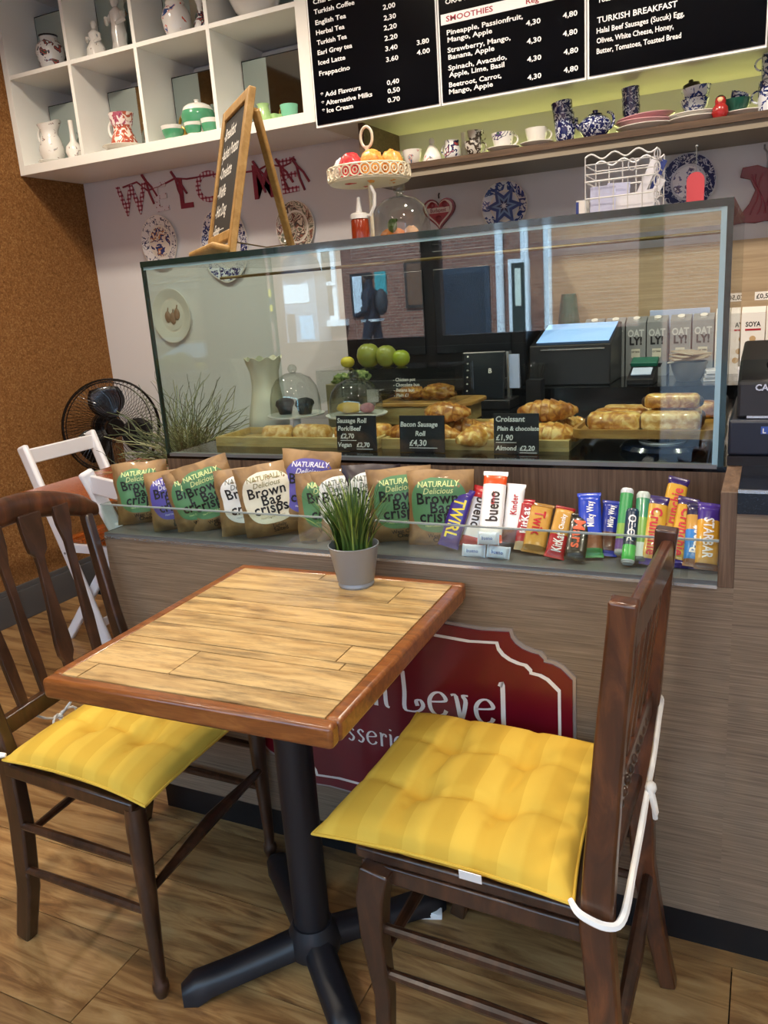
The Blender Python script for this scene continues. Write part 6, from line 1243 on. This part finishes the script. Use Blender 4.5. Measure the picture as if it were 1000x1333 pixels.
bar('chocolate_bar', 'white wafer pack with red ends, just right of the purple and yellow bar', (613, 712), (633, 634), .040, [(0, .16, RD), (.16, .80, W), (.80, 1, RD)], [('bueno', .55, .030, '#2a1a14', -1, .0007, .5)], .07, .13)
bar('chocolate_bar', 'tallest white wafer pack with orange-red band and dark brown letters', (637, 706), (646, 614), .042, [(0, .1, OR), (.1, .80, W), (.80, .93, OR), (.93, 1, W)], [('bueno', .48, .034, '#2a1a14', 1, .0008, .42), ('Kinder', .60, .010, RD, 1, .0003)], .055, .15)
bar('chocolate_bar', 'narrow white pack with small red letters, right of the tallest wafer pack', (664, 706), (673, 630), .032, [(0, .2, '#6a3a24'), (.2, 1, W)], [('Kinder', .62, .018, RD, 1, .0005, .35)], .08, .15)
for k, (a_, b_, lb) in enumerate((((602, 716), (632, 718), 'small white wrapped chocolate lying at the left before the white wafer packs'), ((634, 717), (664, 721), 'small white wrapped chocolate lying at the right before the white wafer packs'), ((622, 700), (650, 701), 'small white wrapped chocolate lying on top of the other two'))):
    bar('wrapped_chocolate', lb, a_, b_, .022, [(0, 1, '#d4dcea')], [('bueno', .5, .010, '#3a5aa0', 1, .0003, .5)], .035, .035, .008)
bar('chocolate_bar', 'narrow dark red bar with white letters beside the narrow white pack', (679, 716), (687, 650), .026, [(0, .14, '#c8b088'), (.14, 1, '#a01826')], [('KitKat', .55, .022, W, 1, .0006, .5)], .07, .14)
bar('chocolate_bar', 'plain gold wrapped bar with red letters leaning right', (694, 720), (707, 656), .040, [(0, .12, '#9a7030'), (.12, .88, GD), (.88, 1, '#9a7030')], [('Twix', .55, .030, RD, -1, .0012, .5)], .06, .14, .011)
bar('chocolate_bar', 'half red, half gold chunky bar with white letters next to the black one', (721, 728), (737, 660), .032, [(0, .42, '#b01c2a'), (.42, .92, GD), (.92, 1, '#8c1018')], [('KitKat', .27, .026, W, 1, .0009, .34), ('Chunky', .66, .013, W, 1, .0004, .3)], .045, .13)
bar('chocolate_bar', 'black wrapped bar with orange-red letters', (748, 729), (757, 670), .034, [(0, 1, BK)], [('Mars', .5, .030, '#d8542a', -1, .0014, .6)], .032, .12)
bar('chocolate_bar', 'bright blue bar with green foot, larger of the two blue ones', (770, 726), (767, 642), .038, [(0, .12, '#2f8a4a'), (.12, .34, '#7a4a30'), (.34, 1, BL)], [('Milky Way', .64, .018, W, 1, .0006, .4)], .06, .15)
bar('chocolate_bar', 'smaller dark blue bar half behind the green mint rolls', (790, 728), (797, 652), .030, [(0, .08, BL), (.08, .4, '#5a3428'), (.4, 1, '#20308c')], [('Milky Way', .68, .015, W, 1, .0005, .4)], .08, .16)
bar('mint_roll', 'tall green mint roll with silver end, left of three', (808, 722), (817, 637), .020, [(0, .06, '#b8bcc0'), (.06, .22, '#6a4a90'), (.22, .45, '#8ab04a'), (.45, .92, GN), (.92, 1, '#c8ccd0')], [], .06, .13, tube=True)
bar('mint_roll', 'short navy mint roll with white letters and bright green end, in front', (817, 734), (824, 664), .020, [(0, .05, '#c8ccd0'), (.05, .32, '#4cc05a'), (.32, 1, '#17304a')], [('POLO', .62, .020, W, 1, .0010, .5)], .035, .10, tube=True)
bar('mint_roll', 'tall green mint roll with white label, right of three', (832, 732), (838, 642), .021, [(0, .06, '#5a6064'), (.06, .26, '#c8d4cc'), (.26, .62, '#7aa84c'), (.62, .9, '#3f8a64'), (.9, 1, '#b8c4bc')], [], .05, .13, tube=True)
def crunch(lb, a_, b_, dr, y0, y1): return bar('chocolate_bar', lb, a_, b_, .033, [(0, .08, PU), (.08, .86, '#c89a34'), (.86, 1, '#2c1a5a')], [('Crunchie', .46, .028, '#c01830', dr, .0014, .68)], y0, y1)
crunch('gold bar with red letters, left of three alike, beside the mint rolls', (846, 736), (858, 646), -1, .045, .13); crunch('gold bar with red letters standing highest of three alike', (866, 705), (885, 622), 1, .09, .19); crunch('gold bar with red letters, right of three alike, behind the chair top', (880, 738), (898, 648), -1, .05, .15)
bar('chocolate_bar', 'blue and gold bar with white letters, second from the shelf end', (902, 738), (908, 655), .030, [(0, .1, '#8a5a34'), (.1, .55, '#2e7ac4'), (.55, .78, GD), (.78, 1, '#1c1440')], [('Boost', .40, .028, W, 1, .0012, .42)], .045, .13)
bar('chocolate_bar', 'purple and yellow bar with large white letters, last at the shelf end', (919, 742), (924, 655), .034, [(0, .08, '#6a3a1c'), (.08, .72, '#d0982c'), (.72, 1, PU)], [('STARBAR', .44, .024, W, -1, .0014, .60)], .035, .12)
boxp = at(905, 745, y=.06); MB().bx(boxp.x-.065, .184, .05, .075, SZ0, SZ0+.012).build('sweet_box', cm('#2c1a70'), label='open purple display box edge under the rightmost bars', cat='box', bevel=.002)
# ------------------------------------------------------------------ fan behind the orange table
fc = at(147, 556, y=1.42); fn_ = thing('pedestal_fan', 'black pedestal fan with wire guard in the corner by the cork wall', 'fan', (fc.x, 1.46, 0))
fd = (CP-fc); fd.z *= .2; fd = (Matrix.Rotation(R(14), 3, 'Z') @ fd).normalized(); TF = frame(fc, Vector((0, 0, 1)).cross(fd), fd); FB = P('fan_black', '#0c0c0e', .25, coat=.4); Rf = .222
gd = MB()
for r_, z_ in ((Rf, 0), (Rf, -.02), (Rf*.97, .03), (Rf*.3, .055), (Rf*.93, -.07), (Rf*.3, -.09)): gd.tube([(r_*math.cos(2*PI*i/48), r_*math.sin(2*PI*i/48), z_) for i in range(48)], .004 if r_ == Rf else .0025, 6, closed=True)
gd.xf(TF).build('guard_rim', FB, fn_)
gw = MB()
for i in range(72):
    a = 2*PI*i/72; tw_ = a+.5
    gw.tube([(Rf*math.cos(tw_), Rf*math.sin(tw_), 0), (Rf*.97*math.cos(tw_-.05), Rf*.97*math.sin(tw_-.05), .03), (Rf*.62*math.cos(tw_-.25), Rf*.62*math.sin(tw_-.25), .05), (.05*math.cos(a), .05*math.sin(a), .056)], .0011, 4); gw.tube([(Rf*math.cos(a), Rf*math.sin(a), -.02), (Rf*.93*math.cos(a), Rf*.93*math.sin(a), -.07), (.05*math.cos(a), .05*math.sin(a), -.09)], .0011, 4)
gw.xf(TF).build('guard_wires', FB, fn_, kind='stuff')
MB().lathe([(0, .058), (.04, .058), (.045, .052), (.045, .046), (0, .046)], 24).xf(TF).build('badge', FB, fn_); MB().lathe([(0, .03), (.035, .028), (.038, -.02), (0, -.02)], 20).xf(TF).build('hub', FB, fn_); MB().lathe([(.0, -.09), (.06, -.09), (.065, -.15), (.04, -.2), (0, -.205)], 20).xf(TF).build('motor', FB, fn_)
for k in range(3):
    vs = []; fs = []; a0 = 2*PI*k/3+R(95)
    for i in range(9):
        r_ = .03+(Rf*.86-.03)*i/8; wd = .35+.55*math.sin(PI*min(1, i/8*.85+.1))
        for j in range(7): s = j/6-.5; a = a0+s*wd*(1.5 if i else 1); vs.append((r_*math.cos(a), r_*math.sin(a), .022*s*-2*(i/8*.6+.4)+.003))
    fs = [(7*i+j, 7*i+j+1, 7*i+j+8, 7*i+j+7) for i in range(8) for j in range(6)]
    o = MB().add(vs, fs).xf(TF).build('blade', FB, fn_, smooth=60); md = o.modifiers.new('s', 'SOLIDIFY'); md.thickness = .003
pb_ = fc-fd*.12
MB().tube([(pb_.x, pb_.y, .02), (pb_.x, pb_.y, fc.z-.02)], .014, 12).build('pole', FB, fn_); MB().lathe([(0, 0), (.19, 0), (.185, .012), (.05, .03), (0, .032)], 32, (pb_.x, pb_.y, 0)).build('base', FB, fn_)
# ------------------------------------------------------------------ wispy plant on the orange table
w0 = Vector((-1.545, .76, .7222)); wp = thing('curly_plant', 'wispy curly grey-green plant in a terracotta pot by the case end', 'plant', w0)
MB().lathe([(0, 0), (.04, 0), (.055, .07), (.06, .075), (.06, .09), (.054, .09), (.05, .07), (0, .07)], 24, w0).build('pot', P('terracotta', '#8c4428', .7), wp)
wm_ = MB(); rg = random.Random(11)
for i in range(320):
    a = rg.uniform(0, 2*PI); L = rg.uniform(.12, .30); el = rg.uniform(.1, 1.35); p = w0+Vector((rg.uniform(-.03, .03), rg.uniform(-.03, .03), .075)); d = Vector((math.cos(a)*math.cos(el), math.sin(a)*math.cos(el), math.sin(el))); pts = [p.copy()]; n_ = 14
    cu_ = Vector((rg.uniform(-1, 1), rg.uniform(-1, 1), rg.uniform(-.6, 1.0))); ph_ = rg.uniform(0, 6)
    for k in range(n_):
        d = (d+cu_*.42*math.sin(k*.9+ph_)+Vector((rg.uniform(-.2, .2), rg.uniform(-.2, .2), rg.uniform(-.16, .14)))).normalized(); p = p+d*L*1.15/n_; p.z = max(p.z, .735)
        if p.x > GX0-.01 and p.z < 1.43: p.x = GX0-.012
        pts.append(p.copy())
    wm_.tube(pts, [.0022*(1-.6*k/n_) for k in range(n_+1)], 4, m=rg.choice((0, 0, 1, 2)))
wm_.build('curly_stems', [P('stem_greygreen', '#5f6a48', .7), P('stem_pale', '#a5a87e', .7), P('stem_dark', '#3f4a32', .7)], wp, smooth=60, kind='stuff')
